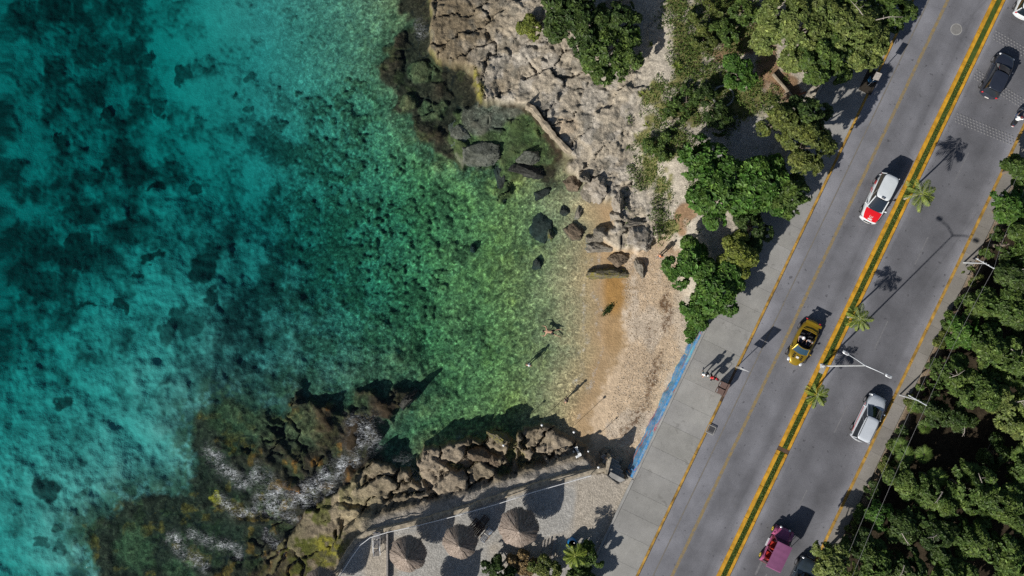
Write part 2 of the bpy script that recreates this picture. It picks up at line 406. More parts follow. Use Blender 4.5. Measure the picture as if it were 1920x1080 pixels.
pool = np.maximum.reduce([sstep(1.3, 0.6, blob(wpx, wpy, 242, 1035, 36, 44)), .8 * sstep(1.3, .6, blob(wpx, wpy, 330, 1075, 26, 20)), 0.7 * sstep(1.4, .3, blob(wpx, wpy, 440, 790, 80, 36, 20)), 0.7 * sstep(1.4, .4, blob(wpx, wpy, 560, 800, 45, 45)), .6 * sstep(1.4, .5, blob(wpx, wpy, 670, 765, 24, 18))])
bed = mixf(bed, np.maximum(bed, shelf_top - pool * 0.35), mS)
shelfN_top = -0.55 + (shn - 0.5) * 0.8 + (cid - 0.5) * 0.3 - gap * 0.35
poolN = np.maximum.reduce([sstep(1.15, .8, blob(wpx, wpy, 790, 132, 30, 22, -10)), sstep(1.15, .8, blob(wpx, wpy, 810, 205, 26, 18)), sstep(1.15, .8, blob(wpx, wpy, 765, 190, 16, 14))])
mN = sstep(-5, 9, dN)
bed = mixf(bed, np.maximum(bed, shelfN_top + poolN * 0.25), mN)
apr = -1.0 + np.minimum(dS, 0) / s0 * 0.20 + (shn - .5) * .6
bed = np.maximum(bed, apr)
apr = -0.95 + np.minimum(dN, 0) / s0 * 0.40 + (shn - .5) * .5
bed = np.maximum(bed, apr)
# flat grey-green wave-cut platform beside the broken wall
PLAT = [(850, 215), (885, 192), (935, 205), (985, 205), (1015, 240), (1035, 285), (1045, 310), (1000, 318), (965, 345), (948, 380), (930, 375), (938, 310), (880, 312), (850, 290), (835, 255)]
dP = sdf(PLAT, wpx, wpy); mP = sstep(-5, 7, dP)
bed = mixf(bed, -0.16 + (shn - 0.5) * 0.5 + (cid - 0.5) * 0.25 - gap * 0.5, mP)

# --- dry rock
NE_ROCK = [(800, -80), (800, 30), (797, 88), (815, 112), (868, 122), (882, 140), (892, 195), (938, 190), (985, 196), (1003, 205), (1020, 230), (1045, 262), (1068, 292), (1058, 312), (1085, 338), (1120, 352), (1138, 380), (1152, 372), (1150, 420), (1118, 440), (1150, 470), (1205, 472), (1245, 445), (1300, 420), (1300, -80)]
SW_ROCK = [(695, 862), (715, 868), (750, 885), (762, 880), (790, 842), (850, 828), (872, 822), (905, 828), (925, 806), (945, 812), (962, 822), (985, 803), (1030, 797), (1048, 808), (1080, 828), (1100, 842), (1118, 870), (1145, 880), (1180, 900), (1200, 1000), (1200, 1300), (380, 1300), (455, 1085), (495, 1040), (540, 1000), (560, 965), (600, 940), (640, 915), (668, 885)]
ppx = px2 + (fbm(X / 0.55, Y / 0.55, 3, 61) - 0.5) * 14; ppy = py2 + (fbm(X / 0.55, Y / 0.55, 3, 62) - 0.5) * 14
dNR = sdf(NE_ROCK, ppx, ppy); dSR = sdf(SW_ROCK, ppx, ppy)
ca, sa = math.cos(math.radians(35)), math.sin(math.radians(35))
ua = wx * ca + wy * sa; va = -wx * sa + wy * ca
k1, k2, kid = worley(ua / 5.2, va / 2.6, 11); kcr = sstep(0.045, 0.008, k2 - k1) * sstep(.40, .52, fbm(X / 2.2, Y / 2.2, 3, 76))
m1_, m2_, mid_ = worley(ua / 1.25, va / 0.8, 12); mcr = sstep(0.09, 0.02, m2_ - m1_) * sstep(.50, .60, fbm(X / 1.4, Y / 1.4, 3, 77))
pits = sstep(0.55, 0.72, fbm(X / 0.35, Y / 0.35, 3, 71)); lum = fbm(X / 2.6, Y / 2.6, 4, 72); rid = 1 - np.abs(fbm(X / 1.1, Y / 1.1, 4, 73) * 2 - 1)
lq = fbm(ua / 8.5 + 3, va / 2.6, 2, 80) * 8; lay_ = (np.floor(lq) + sstep(.8, 1.0, lq - np.floor(lq)) - 4.5) * .17
pf = sstep(.56, .70, fbm(X / .21, Y / .21, 2, 74))
zN = 1.5 + (lum - 0.5) * 0.22 + (kid - 0.5) * 0.45 + (mid_ - .5) * .14 * sstep(.45, .6, fbm(X / 3, Y / 3, 2, 79)) - kcr * 0.42 - mcr * 0.10 + lay_ - pits * 0.05 - pf * .06 + (rid - 0.8) * 0.16 + (fbm(X / 6, Y / 6, 2, 70) - .5) * .5
zN = zN + 0.35 * sstep(960, 830, px2) 
edgeN = sstep(-2, 11, dNR)
k1s, k2s, kids = worley(ua / 3.6, va / 1.7, 14); kcs = sstep(0.10, 0.02, k2s - k1s) * sstep(.40, .54, fbm(X / 1.8, Y / 1.8, 3, 78))
n0_ = fbm(X / .8, Y / .8, 4, 75)
rampS = np.interp(px2, [430, 520, 600, 660, 740, 800, 1120], [-0.25, 0.05, 0.40, 0.65, 0.80, 0.85, 1.15])
amp = np.interp(px2, [500, 640, 760], [0.5, 0.7, 1.25])
zS = rampS + ((lum - 0.5) * 0.5 + (kids - 0.5) * 0.75 - kcs * 0.85 - mcr * 0.16 - pits * 0.07 + (rid - 0.8) * 0.22 + (mid_ - .5) * .10) * amp
for (bx, by, rx, ry, ro, dd) in [(768, 870, 9, 46, -18, 1.5), (905, 850, 40, 9, 10, 1.0), (960, 850, 8, 36, 10, 1.2), (930, 880, 30, 10, 35, .9), (720, 850, 30, 9, 25, .9), (660, 955, 34, 6, 15, .5), (800, 915, 6, 50, -40, .5), (850, 880, 40, 7, 30, .7), (985, 880, 10, 30, -20, .8), (640, 1010, 6, 30, -10, .4)]:
    zS = zS - dd * sstep(1.3, 0.6, blob(ppx, ppy, bx, by, rx, ry, ro))
emb = 2.25 + np.minimum(sdf([(1225, -900), (1306, 632), (1181, 893), (1160, 905), (1134, 884), (1062, 898), (1000, 915), (930, 938), (870, 958), (800, 978), (740, 993), (690, 1003), (668, 1018), (648, 1048), (630, 1080), (590, 1140), (500, 1400), (3600, 1400), (3600, -900)], px2, py2), 0) / s2 * .40 + (n0_ - .5) * .35
zS = np.where(px2 < 1120, np.maximum(zS, np.where(emb > 1.62, emb, -9)), zS)
edgeS = sstep(-2, 10, dSR)
apr = -0.55 + np.minimum(dSR, 0) / s0 * 0.55 + (shn - .5) * .5
bed = np.where(px2 > 690, np.maximum(bed, np.minimum(apr, -.05)), bed)
z = bed.copy()
z = mixf(z, np.maximum(bed, zN), edgeN)
z = mixf(z, np.maximum(bed, zS), edgeS)

# --- inland levels: scrub, terrace, road bed
UPLAND = [(1225, -900), (1225, -60), (1205, 60), (1195, 140), (1192, 220), (1185, 285), (1222, 345), (1250, 400), (1258, 450), (1272, 500), (1288, 560), (1306, 632), (1181, 893), (1160, 905), (1134, 884), (1062, 898), (1000, 915), (930, 938), (870, 958), (800, 978), (740, 993), (690, 1003), (668, 1018), (648, 1048), (630, 1080), (590, 1140), (500, 1400), (3600, 1400), (3600, -900)]
s2p = sc_at(2.3); pxU = 960 + X * s2p; pyU = 540 - Y * s2p
dU = sdf(UPLAND, pxU, pyU)
sharp = sstep(600, 640, pyU)
mU = mixf(sstep(-10, 70, dU), sstep(-1.5, 1.5, dU), sharp)
up = 2.3 + (fbm(X / 1.5, Y / 1.5, 4, 81) - 0.5) * 0.25 * sstep(1455, 1440, nr) * sstep(700, 640, pyU)
z = mixf(z, up, mU)
s25 = sc_at(2.4); nrU = 0.902 * (960 + X * s25) + 0.432 * (540 - Y * s25)
road_m = sstep(1448, 1456, nrU) * sstep(-1e9, 1, 1.0)
z = np.where((nrU > 1452) & (dU > 0), np.minimum(z, 2.3), z)
forest_m = sstep(1858, 1866, nrU)
z = z + forest_m * (fbm(X / 2, Y / 2, 3, 85) * 0.4 - 0.05)

# --- colours (albedo), one per vertex; fine grain is added in the material
sE = FPX / (HCAM - z); px = 960 + X * sE; py = 540 - Y * sE
def C(*c): return np.array(c, np.float32)[None, :]
def mixc(a, b, t): return a * (1 - t[:, None]) + b * t[:, None]
n_f = fbm(X / 0.30, Y / 0.30, 3, 91); n_m = fbm(X / 1.1, Y / 1.1, 4, 92); n_l = fbm(X / 4.5, Y / 4.5, 3, 93)
n_x = fbm(X / 0.16, Y / 0.16, 2, 94)
sand_sea = C(.23, .335, .312) * (0.86 + 0.28 * n_m + 0.16 * (n_l - .5))[:, None] * np.interp(px0, [250, 420, 700], [1, .85, .62])[:, None]
# bay floor: sand with green film, mottled, with caustic lines painted in
w1, w2, wid = worley(wx / 0.55, wy / 0.55, 23)
bay = np.interp(px0, [480, 640, 800, 950, 1050, 1100, 1135], [0, .35, .75, .85, .6, .25, 0]).astype(np.float32)
film = C(.205, .172, .042) * (0.55 + 0.9 * n_f)[:, None]
film = mixc(film, C(.215, .155, .038) * (0.6 + .8 * n_f)[:, None], np.interp(px0, [900, 1010, 1090], [0, .55, .8]).astype(np.float32))
shell = sstep(0.10, 0.0, w2 - w1)[:, None] * C(.20, .19, .07)  # pale cell edges: caustic light put into the bay floor colour
film = film + shell * (0.35 + 0.65 * sstep(.35, .6, n_m))[:, None]  # shell holds the painted caustic lines
yel = sstep(.52, .68, fbm(X / 2.2, Y / 2.2, 3, 97)) * np.interp(px0, [680, 780, 1000, 1060, 1090], [0, .5, .9, .9, 0])
film = mixc(film, C(.27, .215, .035) * (0.5 + n_f)[:, None], (yel * 0.55).astype(np.float32))
alb = mixc(sand_sea, film, bay)
weed = C(.014, .026, .026) * (0.5 + 1.1 * nB)[:, None]
weedg = C(.056, .066, .030) * (0.5 + 1.1 * nB)[:, None]
weedc = mixc(weed, weedg, near)
alb = mixc(alb, weedc, np.clip(reef * mixf(0.93, 0.72, near), 0, 1))
gri = np.interp(px0, [400, 560, 700], [0, .6, 1]).astype(np.float32) * (1 - sstep(1060, 1125, px0))
nsh = np.maximum(sstep(-75, -5, dS), sstep(-40, -4, dN)) * sstep(.36, .56, n_m * .6 + n_f * .4)
alb = mixc(alb, C(.055, .075, .045) * (0.5 + n_f)[:, None], nsh * .85)
alb = alb * (1 + gri[:, None] * ((n_x - 0.5) * 1.5 + (n_f - .5) * 0.7)[:, None].clip(-0.7, 1.4))
# wet sand to dry shingle
wet = C(.37, .262, .150) * (0.86 + 0.28 * n_m)[:, None]
shing = C(.50, .385, .265) * (0.80 + 0.40 * n_f)[:, None] * (0.86 + .28 * n_m)[:, None]
shing_g = C(.49, .415, .33) * (0.72 + 0.55 * n_f)[:, None]
shc = mixc(shing, shing_g, sstep(.46, .60, fbm(X / 1.8, Y / 3.0, 3, 101)) * 0.8)
dB = (px - WLx)
wet = mixc(wet, C(.32, .185, .065) * (0.9 + .2 * n_m)[:, None], np.maximum(sstep(1.2, .5, blob(px, py, 1152, 545, 24, 60)), .35 * sstep(1.2, .5, blob(px, py, 1150, 620, 22, 50))))
alb = mixc(alb, wet, sstep(-150, -10, dB + (n_m - .5) * 60) * sstep(340, 400, py))
alb = mixc(alb, C(.15, .14, .085) * (.6 + .8 * n_f)[:, None], sstep(-60, -5, dB) * sstep(390, 330, py))
wetend = np.interp(py, [470, 560, 640, 700, 800], [60, 55, 42, 25, 15])
alb = mixc(alb, shc, sstep(wetend - 14, wetend + 10, dB + (n_f - .5) * 26 + (n_m - .5) * 26))
wr = dline([(1245, 540), (1252, 590), (1247, 630), (1238, 668), (1222, 720), (1190, 790), (1165, 820)], px, py) + (n_m - .5) * 34
wr2 = dline([(1222, 610), (1215, 640)], px, py) + (n_m - .5) * 20
wrack = np.maximum(sstep(13, 3, wr), sstep(8, 2, wr2)) * sstep(.42, .56, n_x * .5 + n_f * .5)
alb = mixc(alb, C(.085, .045, .022) * (0.6 + n_x)[:, None], wrack * 0.9)
# submerged shelf rock
turf = C(.036, .027, .017) * (0.45 + 1.2 * n_f)[:, None]
turf = mixc(turf, C(.050, .050, .020) * (0.4 + 1.2 * n_f)[:, None], sstep(.54, .68, n_m) * .6)
turf = mixc(turf, C(.16, .075, .015) * (0.5 + n_f)[:, None], sstep(.62, .72, fbm(X / 1.0, Y / 1.0, 3, 103)) * 0.7 * sstep(700, 620, px0))
turf = mixc(turf, C(.075, .082, .040) * (0.5 + n_f)[:, None], np.maximum(pool, poolN))
turf = mixc(turf, C(.009, .010, .010), gap * 0.85)
wetshelf = np.maximum(sstep(.25, 1.0, mS) * (1 - edgeS * sstep(0.0, .4, z)), mN * (1 - edgeN))
alb = mixc(alb, turf, wetshelf)
alb = mixc(alb, C(.36, .20, .02), sstep(1.15, .85, blob(wpx, wpy, 401, 939, 13, 11)))
platc = C(.115, .118, .092) * (0.55 + 0.9 * n_m)[:, None]
platc = mixc(platc, C(.050, .085, .020) * (0.6 + n_f)[:, None], np.maximum(sstep(.5, .62, n_l), sstep(1.2, .7, blob(px, py, 958, 255, 20, 32))) * 0.75)
platc = mixc(platc, C(.235, .225, .19), sstep(1.2, .6, blob(wpx, wpy, 890, 292, 32, 16, 0)) * .6)
platc = mixc(platc, C(.014, .015, .014), gap * 0.8)
alb = mixc(alb, platc, mP * (1 - edgeN))
# dry rock north-east: pale grey-beige, browner to the west, olive on the wet lip
rkN = C(.42, .365, .285) * (0.72 + .56 * lum)[:, None] * (0.80 + .40 * n_f)[:, None]
rkN = mixc(rkN, C(.46, .42, .36) * (0.72 + .5 * n_f)[:, None], sstep(.48, .60, n_m) * .8)
brn = np.clip(sstep(985, 860, px + (n_m - .5) * 120), 0, 1)
rkN = mixc(rkN, C(.175, .135, .080) * (0.6 + .8 * n_f)[:, None] * (.7 + .6 * n_m)[:, None], brn * 0.85)
rkN = mixc(rkN, C(.44, .355, .255), sstep(1.2, .7, blob(ppx, ppy, 1062, 235, 24, 20, 20)) * .9)
rkN = mixc(rkN, C(.13, .125, .105), sstep(.60, .70, fbm(X / .9, Y / .9, 3, 105)) * .55)
lip = np.maximum(sstep(14, 3, dNR) * sstep(.52, .62, n_m) * sstep(960, 860, px) * .7, sstep(1.2, .6, blob(ppx, ppy, 892, 165, 16, 42, -8)) * sstep(.40, .52, n_f * .5 + n_m * .5))
rkN = mixc(rkN, C(.19, .175, .018) * (0.6 + .8 * n_f)[:, None], lip * .85)
dkm = np.clip(kcr * .8 + mcr * .25, 0, 1)
rkN = mixc(rkN, C(.06, .05, .038), dkm * .45)
alb = mixc(alb, rkN, edgeN * sstep(-.1, .25, z))
# dry rock south-west
rkS = C(.235, .195, .138) * (0.66 + .6 * n_f)[:, None] * (0.70 + .6 * n_m)[:, None]
rkS = mixc(rkS, C(.33, .275, .21) * (0.75 + .5 * n_f)[:, None], sstep(.47, .60, lum) * .6 * sstep(730, 800, px))
rkS = mixc(rkS, C(.40, .335, .215) * (0.75 + .5 * n_f)[:, None], sstep(1.2, .5, blob(ppx, ppy, 660, 950, 50, 55, 0)) * .8)
low = sstep(760, 600, px + (n_m - .5) * 160)
rkS = mixc(rkS, C(.075, .085, .018) * (0.45 + 1.1 * n_f)[:, None], np.clip(low * sstep(.44, .56, n_m) * .9 + sstep(600, 520, px) * .6, 0, 1))
rkS = mixc(rkS, C(.20, .19, .028) * (0.6 + .8 * n_f)[:, None], sstep(1.2, .5, blob(ppx, ppy, 612, 1035, 34, 30)) * sstep(.42, .52, n_f) * .85)
rkS = mixc(rkS, C(.040, .034, .022), np.clip(kcs * .6 + mcr * .25 + sstep(14, 2, dSR) * .7 * sstep(940, 880, py), 0, 1))
rkS = mixc(rkS, C(.40, .365, .32) * (0.6 + .7 * n_f)[:, None], sstep(34, 20, -dU) * .85 * sstep(660, 720, px))
alb = mixc(alb, rkS, edgeS * sstep(-.15, .2, z))
# inland: gravel path, scrub, leaf litter, terrace, forest floor
grav = C(.45, .405, .335) * (0.70 + .55 * n_f)[:, None]
scrub = C(.165, .160, .062) * (0.55 + .9 * n_f)[:, None]
litter = C(.27, .175, .105) * (0.6 + .8 * n_f)[:, None]
inl = grav
gz = [(1360, 40, 90, 70), (1300, 80, 60, 70), (1290, 190, 80, 60), (1235, 200, 40, 60), (1240, 265, 60, 45), (1245, 360, 22, 60), (1250, 430, 30, 22), (1390, 190, 70, 50), (1320, 140, 80, 40), (1270, 20, 30, 60), (1210, 320, 30, 40)]
gm = np.zeros_like(px)
for (bx, by, rx, ry) in gz: gm = np.maximum(gm, sstep(1.35, .35, blob(px, py, bx, by, rx, ry)))
gm = sstep(.30, .62, gm * .62 + (n_m - .5) * 1.1 + (n_f - .5) * .5)
lm = np.zeros_like(px)
for (bx, by, rx, ry) in [(1370, 85, 70, 30), (1410, 50, 30, 60), (1470, 165, 50, 40), (1262, 480, 22, 40), (1280, 420, 20, 40), (1350, 105, 60, 26), (1440, 130, 30, 60), (1290, 395, 26, 30)]: lm = np.maximum(lm, sstep(1.3, .4, blob(px, py, bx, by, rx, ry)))
inl = mixc(inl, litter, sstep(.32, .6, lm * .62 + (n_m - .5) * .9))
inl = mixc(inl, scrub, gm)
inl = mixc(inl, C(.38, .37, .35) * (0.85 + .3 * n_f)[:, None], sstep(1.2, .8, blob(px, py, 1385, 265, 62, 55)) * (1 - gm))
terr = C(.395, .385, .362) * (0.88 + .22 * n_f)[:, None] * (.9 + .2 * n_m)[:, None]
terr = mixc(terr, C(.45, .37, .27), sstep(.52, .66, n_l) * .5)
inl = mixc(inl, terr, sstep(840, 900, py) * sstep(1475, 1455, nrU))
inl = mixc(inl, C(.042, .032, .020) * (0.5 + n_f)[:, None], forest_m)
inl = mixc(inl, C(.25, .185, .125) * (.6 + .8 * n_f)[:, None], forest_m * sstep(1885, 1868, nrU) * .8)
upm = np.maximum(mU, sstep(-25, 20, dU + (n_m - .5) * 60) * (1 - sharp))
alb = mixc(alb, inl, upm)
alb = np.clip(alb, 0.003, 0.8)
grain = np.clip(np.maximum.reduce([sstep(40, 80, dB) * (py > 440) * .5, upm * mixf(.55, .06, sstep(840, 900, py) * (nrU < 1470)), edgeN * .7, edgeS * .7]), 0, 1) * (1 - sstep(-.05, -.3, z))
ATT = np.concatenate([alb, grain[:, None]], 1)
uw = sstep(.05, -.15, z)
caustic_mask = uw * np.interp(px0, [640, 800, 950, 1090, 1125, 1140], [0, .35, .8, .9, .5, 0]) * (1 - np.clip(wetshelf + mP, 0, 1)) * (py0 > 270)  # where the painted caustic net shows in the shallows
rub = uw * np.clip(gri * .8 + np.clip(wetshelf, 0, 1) * .9 + reef * .35, 0, 1) * (1 - sstep(1070, 1125, px0))
DET = np.stack([caustic_mask, rub, uw, np.ones_like(caustic_mask)], 1)
ny_, nx_ = SH
idx = np.arange(ny_ * nx_).reshape(ny_, nx_)
F = np.stack([idx[:-1, :-1], idx[:-1, 1:], idx[1:, 1:], idx[1:, :-1]], -1).reshape(-1, 4)

t = NT('ground_material')
at = t.n('ShaderNodeAttribute', attribute_name='alb')
co = t.coord('Object')
g1 = t.noise(co, 9.0, 3.0, 0.7); g2 = t.voro(co, 6.5, 'F1', 'Distance'); g3 = t.noise(co, 2.2, 5.0, 0.6)
sp = t.ramp(g1, [(0.30, 0.62), (0.5, 0.97), (0.72, 1.42)])
sp2 = t.ramp(g2, [(0.05, 1.25), (0.55, 0.75)])
fine = t.mix(1.0, sp, sp2, 'MULTIPLY')
soft_ = t.ramp(g3, [(0.3, 0.85), (0.7, 1.15)])
col = t.mix(1.0, at.outputs['Color'], soft_, 'MULTIPLY')
col = t.mix(at.outputs['Alpha'], col, t.mix(1.0, col, fine, 'MULTIPLY'))
ad = t.n('ShaderNodeAttribute', attribute_name='detail'); sd_ = t.n('ShaderNodeSeparateColor'); t.l(ad.outputs['Color'], sd_.inputs[0])
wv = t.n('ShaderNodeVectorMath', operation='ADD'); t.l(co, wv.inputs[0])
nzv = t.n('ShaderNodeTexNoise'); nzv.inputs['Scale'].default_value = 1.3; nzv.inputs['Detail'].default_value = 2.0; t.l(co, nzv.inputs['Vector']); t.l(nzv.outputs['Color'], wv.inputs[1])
caustic_ramp = t.ramp(t.voro(wv.outputs[0], 3.1, 'DISTANCE_TO_EDGE'), [(0.0, 1.65), (.07, 1.1), (.22, .88), (.5, .78)])  # bright cell edges imitate caustic light on the shallow bottom
col = t.mix(sd_.outputs[0], col, t.mix(1.0, col, caustic_ramp, 'MULTIPLY'))
rb = t.voro(wv.outputs[0], 4.6, 'F1', 'Color'); rbs = t.n('ShaderNodeSeparateColor'); t.l(rb, rbs.inputs[0])
rbf = t.ramp(rbs.outputs[0], [(0, .58), (.5, .92), (.85, 1.25), (1, 1.65)])
rbf = t.mix(1.0, rbf, t.ramp(t.noise(co, 7.0, 3.0, .7), [(.3, .65), (.7, 1.4)]), 'MULTIPLY')
col = t.mix(sd_.outputs[1], col, t.mix(1.0, col, rbf, 'MULTIPLY'))
hh = t.math('ADD', g1, t.math('MULTIPLY', g2, -0.6))
t.bsdf(col, 0.92, 0.0, t.bump(hh, 0.55, 0.07), 0.15)
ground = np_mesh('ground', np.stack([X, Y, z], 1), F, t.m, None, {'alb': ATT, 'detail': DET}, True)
tag(ground, kind='structure')
Z2 = z.reshape(SH)
def hz(x, y):                   # ground height at a world point
    i = np.clip(np.searchsorted(GX, x) - 1, 0, len(GX) - 2); j = np.clip(np.searchsorted(GY, y) - 1, 0, len(GY) - 2)
    return float(Z2[j, i])
def PG(px_, py_, z0=2.3):       # point on the ground under a photo pixel
    zz = z0
    for _ in range(4):
        p = P(px_, py_, zz); zz = hz(p.x, p.y)
    return P(px_, py_, zz)

# ------------------------------------------------------------------ the sea: one closed body of clear absorbing water
SXx = axis(-46.5, 20.0, 0.22, 120); SYy = axis(-27.0, 27.0, 0.22, 120)
sx, sy = np.meshgrid(SXx.astype(np.float32), SYy.astype(np.float32)); ssh = sx.shape
sxf = sx.ravel(); syf = sy.ravel(); fpx = 960 + sxf * s0; fpy = 540 - syf * s0
foam = np.zeros_like(fpx)
fw = (fbm(sxf / .9, syf / .9, 3, 7) - .5) * 34
for pts, w, k in [([(688, 800), (668, 850), (640, 880), (600, 905), (575, 935), (530, 948), (490, 945)], 17, 1.0), ([(655, 790), (690, 800), (700, 820)], 11, .9), ([(395, 850), (420, 880), (455, 905)], 11, .9), ([(480, 890), (510, 915), (540, 935)], 14, .9), ([(415, 940), (440, 960), (480, 955)], 9, .85),
        ([(320, 1005), (345, 1035), (380, 1060)], 11, .8), ([(360, 1000), (410, 1020), (440, 1030)], 9, .8), ([(500, 1000), (530, 1030)], 8, .7), ([(590, 985), (520, 965)], 7, .65), ([(762, 868), (772, 900)], 10, .6), ([(860, 822), (890, 818)], 8, .35), ([(795, 65), (783, 45)], 9, .7), ([(1128, 470), (1122, 540), (1124, 600), (1128, 650), (1108, 720), (1088, 790)], 2.4, .75), ([(1100, 480), (1096, 560), (1098, 640), (1080, 720)], 2.2, .55)]:
    foam = np.maximum(foam, k * np.exp(-((dline(pts, fpx + fw, fpy + fw * .7)) / w) ** 2))
nyS, nxS = ssh; sid = np.arange(nyS * nxS).reshape(nyS, nxS)
ZB = -9.0
top = np.stack([sxf, syf, np.zeros_like(sxf)], 1); bot = top.copy(); bot[:, 2] = ZB
FT = np.stack([sid[:-1, :-1], sid[:-1, 1:], sid[1:, 1:], sid[1:, :-1]], -1).reshape(-1, 4)
per = np.concatenate([sid[0, :-1], sid[:-1, -1], sid[-1, :0:-1], sid[:0:-1, 0]])
nb = len(top); bring = top[per].copy(); bring[:, 2] = ZB
m_ = len(per); side = np.stack([per, nb + np.arange(m_), nb + (np.arange(m_) + 1) % m_, np.roll(per, -1)], 1)
cc = np.array([[GX[0], GY[0], ZB]]) * 0 + bring.mean(0); cid_ = nb + m_

SV = np.concatenate([top, bring, cc]); 
t = NT('sea_water')
at = t.n('ShaderNodeAttribute', attribute_name='foam'); spc = t.n('ShaderNodeSeparateColor'); t.l(at.outputs['Color'], spc.inputs[0])
co = t.coord('Object'); co2 = t.coord('Object', (1, 1, 1), (0, 0, math.radians(-40)))
w_a = t.noise(co, 1.4, 3.0, 0.6, 0.4); w_b = t.noise(co, 5.0, 2.0, 0.6)
hgt = t.math('ADD', t.math('MULTIPLY', w_a, 0.7), t.math('MULTIPLY', w_b, 0.3))
nm = t.bump(hgt, 0.42, 0.2)
lw = t.n('ShaderNodeLayerWeight'); t.l(nm, lw.inputs['Normal']); frv = t.math('ADD', 0.02, t.math('MULTIPLY', 0.98, t.math('POWER', lw.outputs['Facing'], 5.0)))
tr = t.n('ShaderNodeBsdfTransparent'); gl = t.n('ShaderNodeBsdfGlossy'); gl.inputs['Roughness'].default_value = 0.10; t.l(nm, gl.inputs['Normal'])
mx = t.n('ShaderNodeMixShader'); t.l(frv, mx.inputs[0]); t.l(tr.outputs[0], mx.inputs[1]); t.l(gl.outputs[0], mx.inputs[2])
def ridge(v, sc_, pw, ds):
    return t.math('POWER', t.math('SUBTRACT', 1.0, t.math('ABSOLUTE', t.math('SUBTRACT', t.math('MULTIPLY', t.noise(v, sc_, 3.0, .55, ds), 2.0), 1.0))), pw)
co3 = t.coord('Object', (1.0, 2.2, 1), (0, 0, math.radians(42)))
r1 = ridge(co3, 1.3, 42.0, .9); r2 = ridge(co3, 3.2, 26.0, .5); pat = t.ramp(t.noise(co, .9, 3.0, .6), [(.46, 0.0), (.64, 1.0)])
fv = t.math('ADD', r1, t.math('MULTIPLY', r2, .8)); fv = t.math('ADD', t.math('MULTIPLY', fv, .75), t.math('MULTIPLY', pat, .05))
fmask = t.math('MULTIPLY', t.math('MULTIPLY', fv, t.math('ADD', .30, pat)), spc.outputs[0], True)
fmask = t.math('MULTIPLY', fmask, 1.25, True)
df = t.n('ShaderNodeBsdfDiffuse'); df.inputs['Color'].default_value = (.78, .82, .86, 1)
mx2 = t.n('ShaderNodeMixShader'); t.l(fmask, mx2.inputs[0]); t.l(mx.outputs[0], mx2.inputs[1]); t.l(df.outputs[0], mx2.inputs[2])
t.l(mx2.outputs[0], t.out.inputs['Surface'])
va_ = t.n('ShaderNodeVolumeAbsorption'); va_.inputs['Color'].default_value = (0.25, 0.852, 0.858, 1); va_.inputs['Density'].default_value = 0.42
t.l(va_.outputs[0], t.out.inputs['Volume'])
fa = np.zeros((len(SV), 4), np.float32); fa[:nb, 0] = foam; fa[:, 3] = 1
FQ = np.concatenate([FT, side, ])
sea = np_mesh('sea', SV, FQ, t.m, None, {'foam': fa}, True)
# close the bottom with one n-gon
bm = bmesh.new(); bm.from_mesh(sea.data); bm.verts.ensure_lookup_table()
bm.verts.remove(bm.verts[len(SV) - 1]); bm.verts.ensure_lookup_table()
bm.faces.new([bm.verts[nb + i] for i in range(m_)][::-1])
bmesh.ops.recalc_face_normals(bm, faces=bm.faces); bm.to_mesh(sea.data); bm.free()
tag(sea, kind='structure')
# ------------------------------------------------------------------ road, pavements, kerbs and markings (road frame: x across, y along)
def roadobj(mb, name, m, z=0.0, **kw):
    o = mb.build(name, m, None, **kw); o.rotation_euler = (0, 0, ROADROT); o.location = (0, 0, z); return o
def RL(px_, py_, z=ZR):         # photo pixel -> road-frame coordinates
    p = P(px_, py_, z); c, s = math.cos(-ROADROT), math.sin(-ROADROT)
    return (p.x * c - p.y * s, p.x * s + p.y * c)
nK, nML, nMG0, nMG1, nMR, nY = RN(1545.5), RN(1677.5), RN(1684.5), RN(1694), RN(1699.5), RN(1831)
nW, nF = RN(1455), RN(1859)
T0, T1 = -60.0, 60.0
# asphalt
t = NT('asphalt'); co = t.coord('Object'); st = t.coord('Object', (1, 0.05, 1))
sx_ = t.n('ShaderNodeSeparateXYZ'); t.l(co, sx_.inputs[0])
wob = t.math('MULTIPLY', t.math('SUBTRACT', t.noise(st, 1.6, 4.0, .6), 0.5), 1.1)
xx = t.math('ADD', sx_.outputs[0], wob)
prof = t.ramp(t.maprange(xx, nK, nF, 0, 1), [(0.0, .225), (.10, .190), (.17, .180), (.22, .140), (.30, .165), (.36, .130), (.42, .205), (.47, .22), (.50, .21), (.53, .145), (.60, .118), (.68, .135), (.76, .115), (.84, .135), (.89, .18), (.93, .22)])
c = t.mix(1.0, prof, (1.0, 1.01, 1.12), 'MULTIPLY')
c = t.mix(1.0, c, t.ramp(t.noise(co, 0.35, 5.0, .6), [(.3, .74), (.7, 1.24)]), 'MULTIPLY')
c = t.mix(1.0, c, t.ramp(t.noise(co, 16, 3.0, .75), [(.3, .72), (.5, 1.0), (.7, 1.25)]), 'MULTIPLY')
c = t.mix(t.math('MULTIPLY', t.ramp(t.noise(co, 2.4, 3.0, .5), [(.66, 0.0), (.72, 1.0)]), .55), c, (.035, .035, .04))
vc = t.voro(t.coord('Object', (1, .35, 1)), 0.30, 'DISTANCE_TO_EDGE'); 
c = t.mix(t.math('MULTIPLY', t.ramp(vc, [(.0, 1.0), (.005, 0.0)]), .2), c, (.05, .05, .055))
t.bsdf(c, .88, 0, t.bump(t.noise(co, 40, 2.0, .7), .35, .01), .25); M['asphalt'] = t.m
mb = MB(); mb.box(((nK + nML) / 2, 0, -.10), (nML - nK, T1 - T0, .2)); tag(roadobj(mb, 'road', M['asphalt'], ZR), kind='structure')
mb = MB(); mb.box(((nMR + nY) / 2, 0, -.10), (nY - nMR, T1 - T0, .2)); tag(roadobj(mb, 'road', M['asphalt'], ZR), kind='structure')

